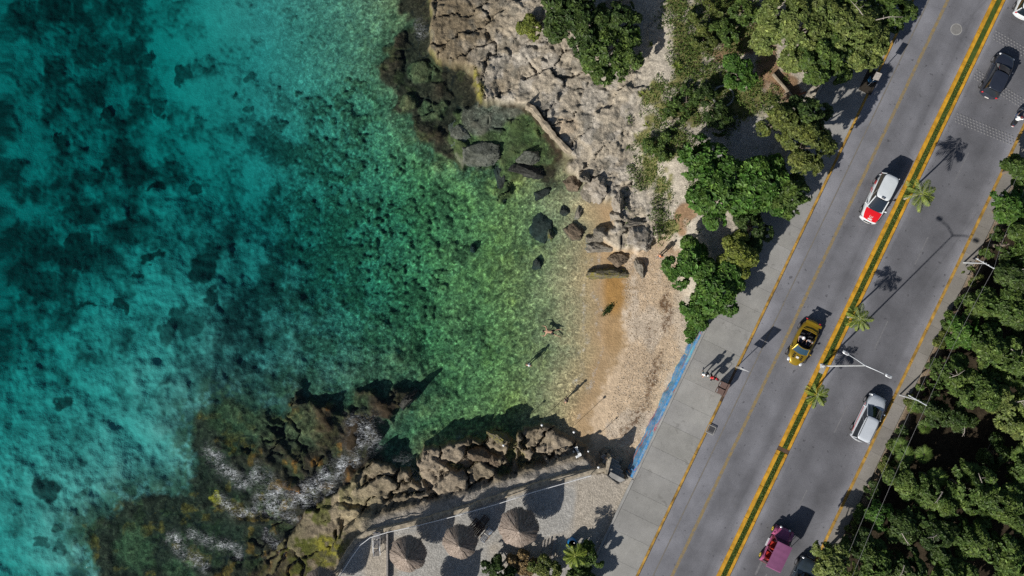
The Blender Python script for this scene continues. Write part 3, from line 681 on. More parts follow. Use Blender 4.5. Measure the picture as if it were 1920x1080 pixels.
# concrete paving slabs
def slabmat(name, base, sc_, seed):
    t = NT(name); co = t.coord('Object'); at = t.n('ShaderNodeAttribute', attribute_name='tone')
    c = t.mix(1.0, base, t.ramp(t.noise(co, .5, 5.0, .65), [(.25, .78), (.75, 1.16)]), 'MULTIPLY')
    c = t.mix(1.0, c, t.ramp(t.noise(co, 14, 3.0, .7), [(.3, .84), (.7, 1.14)]), 'MULTIPLY')
    c = t.mix(1.0, c, at.outputs['Color'], 'MULTIPLY')
    c = t.mix(t.math('MULTIPLY', t.ramp(t.noise(co, 1.3, 4.0, .6, .8), [(.60, 0.0), (.70, 1.0)]), .45), c, (.14, .135, .125))
    t.bsdf(c, .9, 0, t.bump(t.noise(co, 9, 4.0, .7), .25, .02), .2); return t.m
def paving(name, n0, n1, step, ztop, m, jit, ncol=1, t0=T0, t1=T1):
    V = []; Fq = []; A = []; y = t0
    while y < t1:
        st_ = step * random.uniform(1 - jit, 1 + jit)
        for k in range(ncol):
            a = n0 + (n1 - n0) * k / ncol + (.008 if k else 0); b = n0 + (n1 - n0) * (k + 1) / ncol - (.008 if k < ncol - 1 else 0)
            bse = len(V); dz = random.uniform(-.006, .006); tn = random.uniform(.92, 1.06)
            for zz in (ztop - .03, ztop + dz * .5):
                for (qx, qy) in ((a, y + .006), (b, y + .006), (b, y + st_ - .006), (a, y + st_ - .006)): V.append((qx, qy, zz)); A.append((tn, tn, tn * random.uniform(.98, 1.02), 1))
            Fq += [tuple(bse + i for i in f) for f in ((0, 3, 2, 1), (4, 5, 6, 7), (0, 1, 5, 4), (1, 2, 6, 5), (2, 3, 7, 6), (3, 0, 4, 7))]
        y += st_
    o = np_mesh(name, V, Fq, m, None, {'tone': A}); o.rotation_euler = (0, 0, ROADROT); tag(o, kind='structure'); return o
M['slab'] = slabmat('pavement_concrete', (.295, .29, .275), 1, 1); M['slab2'] = slabmat('sidewalk_concrete', (.235, .22, .20), 1, 2)
kw_ = .22
paving('pavement', nW + .30, nK - kw_, 2.05, ZR + .13, M['slab'], .12)
paving('sidewalk', nY + kw_, nF, 2.4, ZR + .12, M['slab2'], .1)
# kerbs
def kerb(name, n0, n1, segs, m, h):
    mb = MB()
    for (a, b) in segs:
        y = a
        while y < b - .05:
            e = min(y + 3.0, b); mb.box(((n0 + n1) / 2, (y + e) / 2, h / 2 - .06), (n1 - n0, e - y - .012, h + .12)); y = e
    o = roadobj(mb, name, m, ZR, bevel=.02); tag(o, kind='structure'); return o
M['kerb_faded'] = simple('faded_kerb_paint', (.40, .235, .045), .8, var=.6, scale=1.6, bump=.2)
tb0 = RL(1352, 752)[1]; tb1 = RL(1378, 693)[1]
kerb('kerb', nK - kw_, nK, [(T0, tb0), (tb1, T1)], M['kerb_faded'], .13)
kerb('kerb', nK - kw_, nK, [(tb0 + .005, tb1 - .005)], M['brown_and_shadow'], .13)  # brown stretch by the bin, partly the bin's shadow put into the kerb colour
kerb('kerb', nY, nY + kw_, [(T0, T1)], M['kerb_faded'], .12)
tg = RL(1467, 843)[1]
seg = [(T0, tg - .18), (tg + .18, T1)]
kerb('median_kerb', nML, nMG0, seg, M['yellow_paint'], .16)
kerb('median_kerb', nMG1, nMR, seg, M['yellow_paint'], .16)
mb = MB(); mb.box(((nML + nMR) / 2, tg, .05), (nMR - nML - .02, .34, .16)); tag(roadobj(mb, 'median_gap', M['brown_and_shadow'], ZR), kind='structure')
t = NT('median_turf'); co = t.coord('Object')
c = t.ramp(t.noise(co, 3.0, 5.0, .7), [(.3, (.040, .058, .013)), (.55, (.062, .098, .020)), (.75, (.115, .125, .032))])
t.bsdf(c, .95, 0, t.bump(t.noise(co, 25, 3.0), .6, .03), .1); M['turf'] = t.m
mb = MB()
for a, b in seg: mb.box(((nMG0 + nMG1) / 2, (a + b) / 2, .05), (nMG1 - nMG0 - .005, b - a, .16))
tag(roadobj(mb, 'median_bed', M['turf'], ZR), kind='structure')
# lamp-post footing slab in the median
tl = RL(1541, 692)[1]
mb = MB(); mb.box(((nMG0 + nMG1) / 2, tl, .10), (nMG1 - nMG0 - .02, .75, .14)); tag(roadobj(mb, 'lamp_footing', M['concrete'], ZR, bevel=.015), 'square concrete footing block in the median turf at the lamp post', 'footing')
# painted lines, worn through
def wornpaint(name, colr, lo, hi, op):
    t = NT(name); co = t.coord('Object')
    k = t.ramp(t.noise(co, 3.5, 5.0, .75), [(lo, 0.0), (hi, 1.0)])
    c = t.mix(t.math('MULTIPLY', k, op), (.145, .145, .155), colr)
    c = t.mix(1.0, c, t.ramp(t.noise(co, 18, 2.0), [(.3, .8), (.7, 1.15)]), 'MULTIPLY')
    t.bsdf(c, .85, 0, None, .25); return t.m
M['line_yellow'] = wornpaint('worn_yellow_line', (.33, .225, .055), .30, .62, .75)
M['line_faint'] = wornpaint('faint_yellow_line', (.26, .20, .085), .36, .70, .55)
M['line_white'] = wornpaint('worn_white_line', (.27, .27, .28), .40, .70, .5)
def line(n, w, m, a=T0, b=T1):
    mb = MB(); y = a
    while y < b - .01:
        e = min(y + 2, b); mb.box((n, (y + e) / 2, .0), (w, e - y, .004)); y = e
    tag(roadobj(mb, 'road_marking', m, ZR + .004), kind='structure')
line(RN(1603), .26, M['line_yellow']); line(RN(1571), .10, M['line_faint'])
tA = RL(1804, 312)[1]
for k in range(-5, 4):
    line(RN(1761.5), .10, M['line_white'], tA + k * 7.95 - 1.3, tA + k * 7.95 + 1.3)
tb = RL(1425, 1080)[1]
# worn white stop mark behind the pink buggy
mb = MB(); mb.box((RN(1743), RL(1438, 1072)[1], 0), (.18, 1.3, .004)); tag(roadobj(mb, 'road_marking', M['line_white'], ZR + .004), kind='structure')

# rumble studs across the right carriageway: three bands
M['stud'] = simple('stud_paint', (.19, .19, .195), .7, var=.2)
mb = MB(); mb.lathe([(.075, 0), (.07, .018), (.045, .03), (.001, .034)], n=10)
stud0 = mb.build('road_stud', M['stud'], None, smooth=True); first = True
for bi, ((ax, ay), (bx, by), nm_) in enumerate([((1868, 58), (1936, 98), 'small pale road stud in the band ahead of the black car'), ((1832, 132), (1936, 196), 'small pale road stud in the band passing under the black car'), ((1796, 213), (1904, 258), 'small pale road stud in the band below the scooter rider')]):
    n_c = int(math.hypot(bx - ax, by - ay) / 6.2)
    for i in range(n_c):
        for j in range(4):
            fx_ = (i + (j % 2) * .5) / n_c; qx = ax + (bx - ax) * fx_; qy = ay + (by - ay) * fx_
            qx += UX * -j * 5.0; qy += UY * j * 5.0
            if qx > 1925: continue
            o = stud0 if first else stud0.copy()
            if not first: COL.objects.link(o)
            first = False
            p = P(qx, qy, ZR); o.location = (p.x, p.y, ZR); tag(o, nm_, 'road stud', 'studs of band %s' % ('one', 'two', 'three')[bi])
# grate and manhole
def flat_thing(name, label, cat, px_, py_, w, l, m, z):
    p = P(px_, py_, z); o = thing(name, label, cat, (p.x, p.y, z), ROADROT); return o
g = flat_thing('drain_grate', 'square grey drain grate set in the promenade edge near the kerb', 'grate', 1333, 806, .6, .6, None, ZR + .132)
mb = MB(); 
for k in range(7): mb.box((-.27 + k * .09, 0, .01), (.045, .62, .02))
mb.build('bar_panel', M['steel'] if False else simple('cast_iron', (.12, .12, .125), .7, .3), g)
mb = MB(); mb.box((0, .34, .008), (.7, .06, .024)); mb.box((0, -.34, .008), (.7, .06, .024)); mb.box((.33, 0, .008), (.05, .61, .024)); mb.box((-.33, 0, .008), (.05, .61, .024)); mb.build('frame', M['concrete'], g)
mh = thing('manhole_cover', 'round worn manhole cover in the left lane near the top', 'manhole', P(1793, 55, ZR) , 0)
mb = MB(); mb.lathe([(.42, -.02), (.42, .006), (.36, .007), (.001, .008)], n=28); mb.build('lid', simple('worn_iron', (.20, .195, .19), .8), mh)
mb = MB(); mb.lathe([(.50, -.02), (.50, .004), (.43, .0042), (.43, -.02)], n=28); mb.build('frame', M['concrete'], mh)

# ------------------------------------------------------------------ mural sea wall along the promenade
t = NT('mural_paint'); co = t.coord('Object', (1, .22, .8)); co1 = t.coord('Object')
n1 = t.noise(co, 1.15, 2.0, .5, 1.4); n2 = t.noise(t.coord('Object', (1, .3, 1)), 2.2, 2.0, .5, .8)
c = t.ramp(n1, [(0.0, (.55, .10, .05)), (.36, (.45, .07, .06)), (.40, (.05, .30, .42)), (.47, (.02, .22, .52)), (.60, (.035, .26, .58)), (.66, (.10, .45, .50)), (.70, (.50, .20, .06)), (.75, (.02, .20, .50))])
c = t.mix(t.ramp(n2, [(.62, 0.0), (.66, .8)]), c, (.42, .07, .10))
c = t.mix(t.ramp(t.noise(co1, 4, 4.0, .7), [(.40, 0.0), (.62, .8)]), c, (.30, .36, .40))
t.bsdf(c, .75, 0, t.bump(t.noise(co1, 8, 3.0), .2, .02), .3); M['mural'] = t.m
wall = thing('mural_wall', 'long sea wall painted blue with red and orange swirls below the promenade', 'wall', (0, 0, 0), ROADROT)
ya = RL(1181, 893)[1]; yb = RL(1322, 618)[1]
V = []; rows = []
ny = 60
prof = [(-.32, .35), (-.27, 1.0), (-.20, 1.7), (-.15, 2.45), (-.14, 2.62), (-.09, 2.66), (.06, 2.66)]
for i in range(ny + 1):
    y = ya + (yb - ya) * i / ny; wv = .05 * math.sin(i * .55) + .03 * math.sin(i * 1.7)
    rows.append([(nW + dx + wv * (1 if dx < -.15 else 0), y, h) for dx, h in prof])
mb = MB(); mb.loft(rows, cap=False, closed=False); mb.build('painted_face', M['mural'], wall, smooth=True)
mb = MB(); mb.box((nW + .175, (ya + yb) / 2, 2.55), (.21, yb - ya, .20)); mb.build('coping', M['concrete'], wall, bevel=.02)
mb = MB(); mb.box((nW + .1, ya - .06, 1.7), (.9, .10, 1.8)); mb.build('end_pier', M['concrete'], wall, bevel=.02)
# plain kerb of the promenade beyond the mural and towards the terrace
mb = MB(); mb.box((nW + .17, (yb + T1) / 2 + .02, 2.50), (.22, T1 - yb, .26)); ed = roadobj(mb, 'pavement_edge', M['concrete'], 0, bevel=.02); tag(ed, kind='structure')
mb = MB(); mb.box((nW + .17, (ya + T0) / 2 - .12, 2.50), (.22, ya - T0 - .02, .26)); ed = roadobj(mb, 'pavement_edge', M['concrete'], 0, bevel=.02); tag(ed, kind='structure')

# ------------------------------------------------------------------ terrace retaining wall with white rail
TW = [(1136, 883), (1100, 890), (1062, 898), (1000, 915), (930, 938), (870, 958), (800, 978), (740, 993), (690, 1003), (668, 1018), (648, 1048), (630, 1080), (600, 1130)]
tw = [P(a, b, 2.4) for a, b in TW]
def offs(pts, d):
    r = []
    for i, p in enumerate(pts):
        a = pts[max(i - 1, 0)]; b = pts[min(i + 1, len(pts) - 1)]; v = (b - a); v.z = 0; v.normalize(); r.append(p + Vector((-v.y, v.x, 0)) * d)
    return r
def densify(pts, step):
    r = []
    for a, b in zip(pts[:-1], pts[1:]):
        n = max(1, int((b - a).length / step)); r += [a.lerp(b, i / n) for i in range(n)]
    return r + [pts[-1]]
twd = densify(tw, .35)
rw = thing('retaining_wall', 'rough pale stone retaining wall holding the sandy terrace above the rocks', 'wall', (tw[4].x, tw[4].y, 0))
L0 = Vector((tw[4].x, tw[4].y, 0))
lft = offs(twd, 1.0); rows = []
for i, p in enumerate(twd):
    d = (lft[i] - p); d.z = 0                      # left of travel direction: inland side (walks west, left = south)
    d.normalize(); out = -d
    j = [random.uniform(-.05, .05) for _ in range(6)]
    sec = [(out * (.46 + j[0]), .6), (out * (.42 + j[1]), 1.5), (out * (.38 + j[2]), 2.30 + j[3]), (out * (.30), 2.42 + j[4] * .6), (out * .15, 2.46 + j[5] * .5), (-d * -.06, 2.45), (-d * -.06, 2.1)]
    rows.append([p - L0 + o - Vector((0, 0, p.z)) + Vector((0, 0, h)) for o, h in sec])
mb = MB(); mb.loft(rows, cap=False, closed=False); mb.build('stone_face', M['oldstone'], rw, smooth=False)
rail = thing('handrail', 'thin white pipe rail running along the terrace edge above the rocks', 'rail', (tw[4].x, tw[4].y, 0))
rp = [P(a, b, 2.95) for a, b in [(1108, 892), (1080, 900), (1000, 923), (930, 946), (860, 966), (790, 984), (727, 998), (694, 1008), (676, 1022), (656, 1050), (636, 1082)]]
mb = MB(); mb.tube([p - L0 for p in rp], .032, 8); mb.build('pipe', M['white_paint'], rail, smooth=True)
for p in rp[::2]:
    mb = MB(); mb.tube([p - L0, Vector((p.x, p.y, 2.25)) - L0], .025, 8); mb.build('post', M['white_paint'], rail, smooth=True)
# low divider wall across the terrace
a, b = P(725, 1001, 2.7), P(727, 1090, 2.7)
mb = MB(); mb.box(((a.x + b.x) / 2, (a.y + b.y) / 2, 2.45), (.16, (a - b).length, .5)); tag(mb.build('divider_wall', M['wood_grey'], None, bevel=.02), 'narrow grey divider wall crossing the terrace beside the white chairs', 'wall')
# concrete landing and steps down to the beach
st = thing('beach_steps', 'grey concrete steps going down from the terrace to the beach', 'steps', (0, 0, 0), 0)
for k in range(5):
    zt = 2.25 - k * .28; c0 = P(1158 - k * 3.4, 897 - k * 8.5, zt)
    mb = MB(); mb.box((c0.x, c0.y, zt - .5), (1.55, .44, 1.0), rz=math.radians(-28)); mb.build('step', M['concrete'], st, bevel=.015)
a = P(1140, 872, 2.4)
mb = MB(); mb.box((a.x, a.y, 1.6), (.28, 1.5, 2.1), rz=math.radians(-14)); tag(mb.build('step_wall', M['oldstone'], None, bevel=.03), 'short dark stone wall at the top corner of the beach steps', 'wall')
for k, (qx, qy, lb) in enumerate([(1136, 862, 'rusty thin post leaning by the step wall'), (1180, 886, 'dark thin post at the foot of the mural wall')]):
    p = P(qx, qy, 2.4); o = thing('post', lb, 'post', (p.x, p.y, hz(p.x, p.y) - .1)); mb = MB(); mb.tube([(0, 0, 0), (.05, .05, 2.9 - hz(p.x, p.y))], .05, 8); mb.build('shaft', M['brown_metal'], o, smooth=True)
    mb = MB(); mb.lathe([(.075, 2.9 - hz(p.x, p.y) - .02), (.075, 2.9 - hz(p.x, p.y) + .03), (.001, 2.9 - hz(p.x, p.y) + .05)], (.05, .05, 0), 10); mb.build('cap', M['plastic_black'], o)
# broken old wall on the north-east rock
mb = MB(); OW = [(988, 194), (1000, 201), (1018, 225), (1038, 250), (1058, 272), (1072, 284)]
rows = []
for p0 in densify([P(a, b, 1.9) for a, b in OW], .3):
    rows.append(p0)
l_ = offs(rows, 1.0); rr = []
for p0, q in zip(rows, l_):
    d = (q - p0); d.z = 0; d.normalize(); g = hz(p0.x, p0.y); hgt = 1.75 + random.uniform(-.35, .3)
    w_ = .16 + random.uniform(-.06, .08)
    rr.append([Vector((p0.x, p0.y, 0)) + d * s_ * w_ + Vector((0, 0, h)) for s_, h in ((-1.3, .2), (-1.05, hgt - .1), (-.7, hgt), (.7, hgt + random.uniform(-.04, .04)), (1.05, hgt - .12), (1.3, .2))])
M['wallstone'] = simple('warm_stone', (.28, .235, .175), .95, var=.5, scale=3.0, bump=.9)
mb.loft(rr, cap=False, closed=False); tag(mb.build('broken_wall', M['wallstone'], None), 'broken tan stone wall bent across the rock beside the tidal pool', 'wall')
# ruined foundation under the big canopy
t_ = thing('ruined_wall', 'low ruined foundation wall with a thin tan coping under the big tree', 'wall', (0, 0, 0))
a, b = P(1450, 138, 2.7), P(1487, 181, 2.7); c_ = P(1512, 172, 2.7); m0 = (a + b) / 2
mb = MB(); mb.box((m0.x, m0.y, 2.5), (.14, (a - b).length, .5), rz=math.atan2(b.y - a.y, b.x - a.x) - PI / 2); mb.build('long_side', M['wallstone'], t_, bevel=.02)
m1 = (b + c_) / 2; mb = MB(); mb.box((m1.x, m1.y, 2.45), (.14, (c_ - b).length, .4), rz=math.atan2(c_.y - b.y, c_.x - b.x) - PI / 2); mb.build('short_side', simple('brick_red', (.30, .12, .06), .95, var=.4), t_, bevel=.02)
a = P(1356, 180, 2.4)
mb = MB(); mb.lathe([(.95, -.2), (.95, .12), (.88, .16), (.80, .16), (.80, -.2)], (0, 0, 0), 22); o = mb.build('planter_ring', M['concrete'], None); o.location = (a.x, a.y, 2.3); tag(o, 'pale concrete ring kerb half hidden beside the round bright shrub', 'planter')
# ------------------------------------------------------------------ vegetation
def leaves(cen, nrm, size, r):          # folded diamond leaves: 4 vertices each
    n = len(cen)
    nrm = nrm / (np.linalg.norm(nrm, axis=1, keepdims=True) + 1e-9)
    a = r.normal(size=(n, 3)); u = np.cross(nrm, a); u /= (np.linalg.norm(u, axis=1, keepdims=True) + 1e-9); w = np.cross(nrm, u)
    s = size * r.uniform(.65, 1.35, (n, 1))
    fold = nrm * s * .18
    V = np.stack([cen - u * s, cen + w * s * .55 + fold, cen + u * s, cen - w * s * .55 + fold], 1).reshape(-1, 3)
    F = np.arange(4 * n).reshape(n, 4)
    return V, F
def crown_mesh(name, lobes, nleaf, size, m, parent, seed, gapthr=.40, up=.75, clump=.55):
    r = np.random.default_rng(seed); vol = np.array([l[3] * l[4] for l in lobes]); vol = vol / vol.sum(); VV = []; TT = []
    for (cx, cy, cz, rx, rz), fr in zip(lobes, vol):
        n = int(nleaf * fr * 1.7)
        d = r.normal(size=(n, 3)); d /= np.linalg.norm(d, axis=1, keepdims=True)
        d[:, 2] = np.where(d[:, 2] < -.15, -d[:, 2], d[:, 2])
        q = d * r.uniform(.50, 1.0, (n, 1)) ** .55
        lump = fbm(d[:, 0] * 2.3 + seed, d[:, 1] * 2.3 + d[:, 2] * 1.7, 2, seed % 13)
        rad = .72 + .56 * lump
        p = q * rad[:, None] * np.array([rx, rx, rz]) + np.array([cx, cy, cz])
        g = fbm(p[:, 0] / clump + seed, p[:, 1] / clump + p[:, 2] * .9, 2, (seed * 3) % 17)
        keep = g > gapthr + r.uniform(-.06, .06, n)
        p = p[keep]; d = d[keep]; g = g[keep]
        nv = d * .7 + np.array([0, 0, up]) + r.normal(size=p.shape) * .45
        V, F = leaves(p, nv, size, r); VV.append(V)
        tn = np.clip((g - gapthr) * 2.2 + r.uniform(-.35, .35, len(p)), 0, 1); br = np.clip(r.normal(.45, .30, len(p)), 0, 1)
        TT.append(np.repeat(np.stack([tn, br, tn * 0, tn * 0 + 1], 1), 4, 0))
    V = np.concatenate(VV); T = np.concatenate(TT); F = np.arange(len(V)).reshape(-1, 4)
    return np_mesh(name, V, F, m, parent, {'tint': T})
def tree(px_, py_, rpx, h, mat, label, cat='tree', name='tree', group=None, size=.19, dens=1.0, seed=None, nl=None, gap=.40, trunk=True, dead=0, ground_z=None, flat=.55, clump=.55, spread=.62):
    seed = seed if seed is not None else int(px_ * 7 + py_ * 13) % 997
    r = random.Random(seed)
    zc = (ground_z if ground_z is not None else 2.3) + h * .7
    s = sc_at(zc); c = P(px_, py_, zc); gz_ = hz(c.x, c.y) if ground_z is None else ground_z
    R = rpx / s
    root = thing(name, label, cat, (c.x, c.y, gz_), 0, group)
    k = nl or max(4, min(11, int(R * 3)))
    lobes = [(0, 0, h * .80, R * .62, h * .26 + R * .10)]
    for i in range(k):
        a = 2 * PI * i / k + r.uniform(-.4, .4); rr = R * r.uniform(.45, .80) * (spread / .62)
        lobes.append((math.cos(a) * rr, math.sin(a) * rr, h * r.uniform(.55, .84), R * r.uniform(.30, .46), (R * .30 + h * .06) * r.uniform(.8, 1.2)))
    area = PI * R * R
    nleaf = int(area * 330 * dens * (.19 / size) ** 1.5)
    if trunk:
        mb = MB(); tp = Vector((r.uniform(-.2, .2) * R * .4, r.uniform(-.2, .2) * R * .4, h * .45))
        tr_ = .05 + .028 * h
        mb.tube([(0, 0, -.3), (tp.x * .4, tp.y * .4, h * .2), tuple(tp), (0, 0, h * .78)], [tr_ * 1.25, tr_, tr_ * .8, tr_ * .35], 8)
        for (lx, ly, lz, lr, _) in lobes[1:]:
            mb.tube([tuple(tp * .9), (lx * .5 + tp.x * .4, ly * .5 + tp.y * .4, lz * .75), (lx * .95, ly * .95, lz)], [tr_ * .5, tr_ * .33, tr_ * .12], 6)
        mb.build('trunk', M['bark'], root, smooth=True)
    crown_mesh('crown', lobes, nleaf, size, M[mat], root, seed, gap, clump=clump)
    for d in range(dead):
        mb = MB(); a = r.uniform(0, 2 * PI); o = Vector((math.cos(a) * R * r.uniform(.1, .6), math.sin(a) * R * r.uniform(.1, .6), h * 1.02)); a2 = r.uniform(0, 2 * PI)
        L = R * r.uniform(.45, .8); e = o + Vector((math.cos(a2) * L, math.sin(a2) * L, h * .05)); mid = o.lerp(e, .5) + Vector((r.uniform(-.15, .15), r.uniform(-.15, .15), .1))
        mb.tube([o * .8, o, mid, e], [.045, .045, .035, .012], 6)
        for q in range(3):
            f0 = o.lerp(e, .3 + .2 * q); mb.tube([f0, f0 + Vector((r.uniform(-.5, .5), r.uniform(-.5, .5), .12))], [.022, .008], 5)
        mb.build('bare_branch', M['deadwood'], root, smooth=True)
    return root
# --- trees and shrubs on the left of the road
G1 = 'trees between the rocks and the road'
tree(1078, 30, 62, 3.4, 'leaf_dark', 'feathery dark green bush on the white rock at the top edge', 'bush', 'coastal_bush', size=.16, dens=1.15, gap=.36)
tree(1072, 5, 46, 2.8, 'leaf_mid', 'mid green bush overlapping the dark feathery bush at the top', 'bush', 'coastal_bush', size=.15)
tree(1142, 88, 62, 3.0, 'leaf_mid', 'broad leafy bush beside the gravel path and the dark bush', 'bush', 'coastal_bush', size=.17, dens=1.2)
tree(1160, 30, 48, 3.2, 'leaf_dark', 'dark rounded bush between the leafy bush and the gravel path', 'bush', 'coastal_bush', size=.17)
tree(993, 45, 26, .9, 'leaf_yellow', 'small yellow-green shrub alone on the pale rock', 'shrub', 'shrub', size=.12, dens=1.4)
tree(1500, 55, 82, 4.8, 'leaf_pale', 'wide pale green tree shading the ruined wall', 'tree', 'sea_grape_tree', G1, size=.15, dens=1.5, gap=.37)
tree(1545, 105, 54, 4.6, 'leaf_mid', 'lower leafy tree at the inner corner of the concrete path', 'tree', 'sea_grape_tree', G1, size=.15, dens=1.5, gap=.38)
tree(1600, 60, 66, 5.0, 'leaf_pale', 'tall pale tree with a bare grey branch in its middle', 'tree', 'sea_grape_tree', G1, size=.15, dens=1.45, gap=.38, dead=2)
tree(1622, 84, 44, 4.2, 'leaf_pale', 'pale green tree above the blue bin and tilted board', 'tree', 'sea_grape_tree', G1, size=.15, dens=1.5)
tree(1668, 20, 46, 4.4, 'leaf_mid', 'leafy tree touching the kerb at the top of the road', 'tree', 'sea_grape_tree', G1, size=.15, dens=1.4)
tree(1545, -15, 60, 4.8, 'leaf_mid', 'leafy tree cut by the top edge behind the pale trees', 'tree', 'sea_grape_tree', G1, size=.16, dens=1.3)
tree(1389, 143, 38, 1.9, 'leaf_bright', 'round bright green shrub beside the concrete ring', 'shrub', 'shrub', size=.16, dens=1.5, gap=.34)
tree(1395, 20, 30, 1.4, 'leaf_mid', 'mid green shrub west of the big pale tree', 'shrub', 'shrub', size=.15)
tree(1362, 62, 30, .7, 'leaf_mid', 'low sprawling green shrub above the leaf litter', 'shrub', 'shrub', size=.12, dens=0.63, gap=0.47)
tree(1320, 75, 27, .6, 'leaf_olive', 'low olive shrub in the middle of the scrub', 'shrub', 'shrub', size=.12, dens=0.56, gap=0.49)
tree(1330, 15, 40, .5, 'leaf_olive', 'thin low scrub patch at the top beside the gravel path', 'shrub', 'shrub', size=.10, dens=0.42, gap=0.51)
tree(1288, 190, 30, .6, 'leaf_mid', 'olive scrub bush below the small spiky plants', 'shrub', 'shrub', size=.12, dens=0.63, gap=0.47)
tree(1262, 225, 23, .5, 'leaf_mid', 'low green scrub bush at the left end of the dark bushes', 'shrub', 'shrub', size=.12, dens=0.63, gap=0.48)
tree(1245, 275, 36, .5, 'leaf_mid', 'thin grassy scrub patch beside the pale rock edge', 'shrub', 'shrub', size=.09, dens=0.49, gap=0.50)
tree(1345, 222, 32, 1.2, 'leaf_dark', 'dark shaded bush left of the concrete path', 'bush', 'bush', size=.15, dens=.9)
tree(1322, 180, 24, 1.1, 'leaf_dark', 'small dark bush left of the concrete ring', 'bush', 'bush', size=.14, dens=.9)
tree(1462, 225, 42, 5.2, 'leaf_olive', 'airy olive tree over the shaded path', 'tree', 'buttonwood_tree', G1, size=.15, dens=.9, gap=.43)
tree(1515, 268, 54, 6.4, 'leaf_olive', 'olive tree reaching out to the kerb and throwing shade on the road', 'tree', 'buttonwood_tree', G1, size=.15, dens=1.0, gap=.42)
tree(1512, 218, 40, 6.0, 'leaf_dark', 'dark olive tree behind the two airy olive trees', 'tree', 'buttonwood_tree', G1, size=.15, dens=.9)
tree(1312, 292, 46, 3.2, 'leaf_bright', 'thin bright green tree with gaps beside the gravel', 'tree', 'almond_tree', G1, size=.20, dens=.75, gap=.45)
tree(1350, 362, 64, 3.8, 'leaf_bright', 'bright large-leaved tree on the beach side of the grove', 'tree', 'almond_tree', G1, size=.22, dens=1.4, gap=.38)
tree(1425, 352, 62, 4.2, 'leaf_bright', 'bright large-leaved tree in the centre of the grove', 'tree', 'almond_tree', G1, size=.22, dens=1.35, gap=.40)
tree(1478, 365, 40, 4.2, 'leaf_mid', 'leafy tree nearest the kerb in the middle grove', 'tree', 'almond_tree', G1, size=.20, dens=1.2, gap=.42)
tree(1410, 430, 38, 2.6, 'leaf_dark', 'dark low tree in the shade above the yellowish tree', 'tree', 'almond_tree', G1, size=.17, dens=.9)
tree(1385, 478, 43, 3.4, 'leaf_yellow', 'yellowish olive tree on the promenade side', 'tree', 'buttonwood_tree', G1, size=.15, dens=1.5, gap=.36)
tree(1300, 492, 48, 3.4, 'leaf_bright', 'bright green tree standing over the top of the beach', 'tree', 'almond_tree', G1, size=.21, dens=1.3, gap=.40)
tree(1345, 545, 52, 3.6, 'leaf_bright', 'deep green tree between the beach and the yellowish tree', 'tree', 'almond_tree', G1, size=.21, dens=1.4, gap=.39)
tree(1312, 585, 36, 2.8, 'leaf_bright', 'lowest green tree overhanging the end of the mural wall', 'tree', 'almond_tree', G1, size=.21, dens=1.4, gap=.38)
tree(1305, 622, 20, 1.6, 'leaf_bright', 'small leafy bush on the tip of the mural wall', 'bush', 'bush', size=.18, dens=1.3)
# --- bottom corner by the terrace
tree(935, 1072, 36, 1.7, 'leaf_dark', 'dark bush on the terrace below the middle thatched umbrella', 'bush', 'bush', size=.14)
tree(985, 1058, 34, .9, 'leaf_dry', 'dry brown grassy bush below the largest thatched umbrella', 'bush', 'bush', size=.12, dens=.9, gap=.43)
tree(1022, 1068, 32, 1.4, 'leaf_olive', 'olive bush left of the grey planks', 'bush', 'bush', size=.13)
tree(1098, 1040, 32, 1.9, 'leaf_mid', 'green bush right of the blue barrel', 'bush', 'bush', size=.17, dens=1.1)
tree(1092, 1085, 34, 1.8, 'leaf_dark', 'dark green bush at the bottom edge beside the promenade', 'bush', 'bush', size=.17)
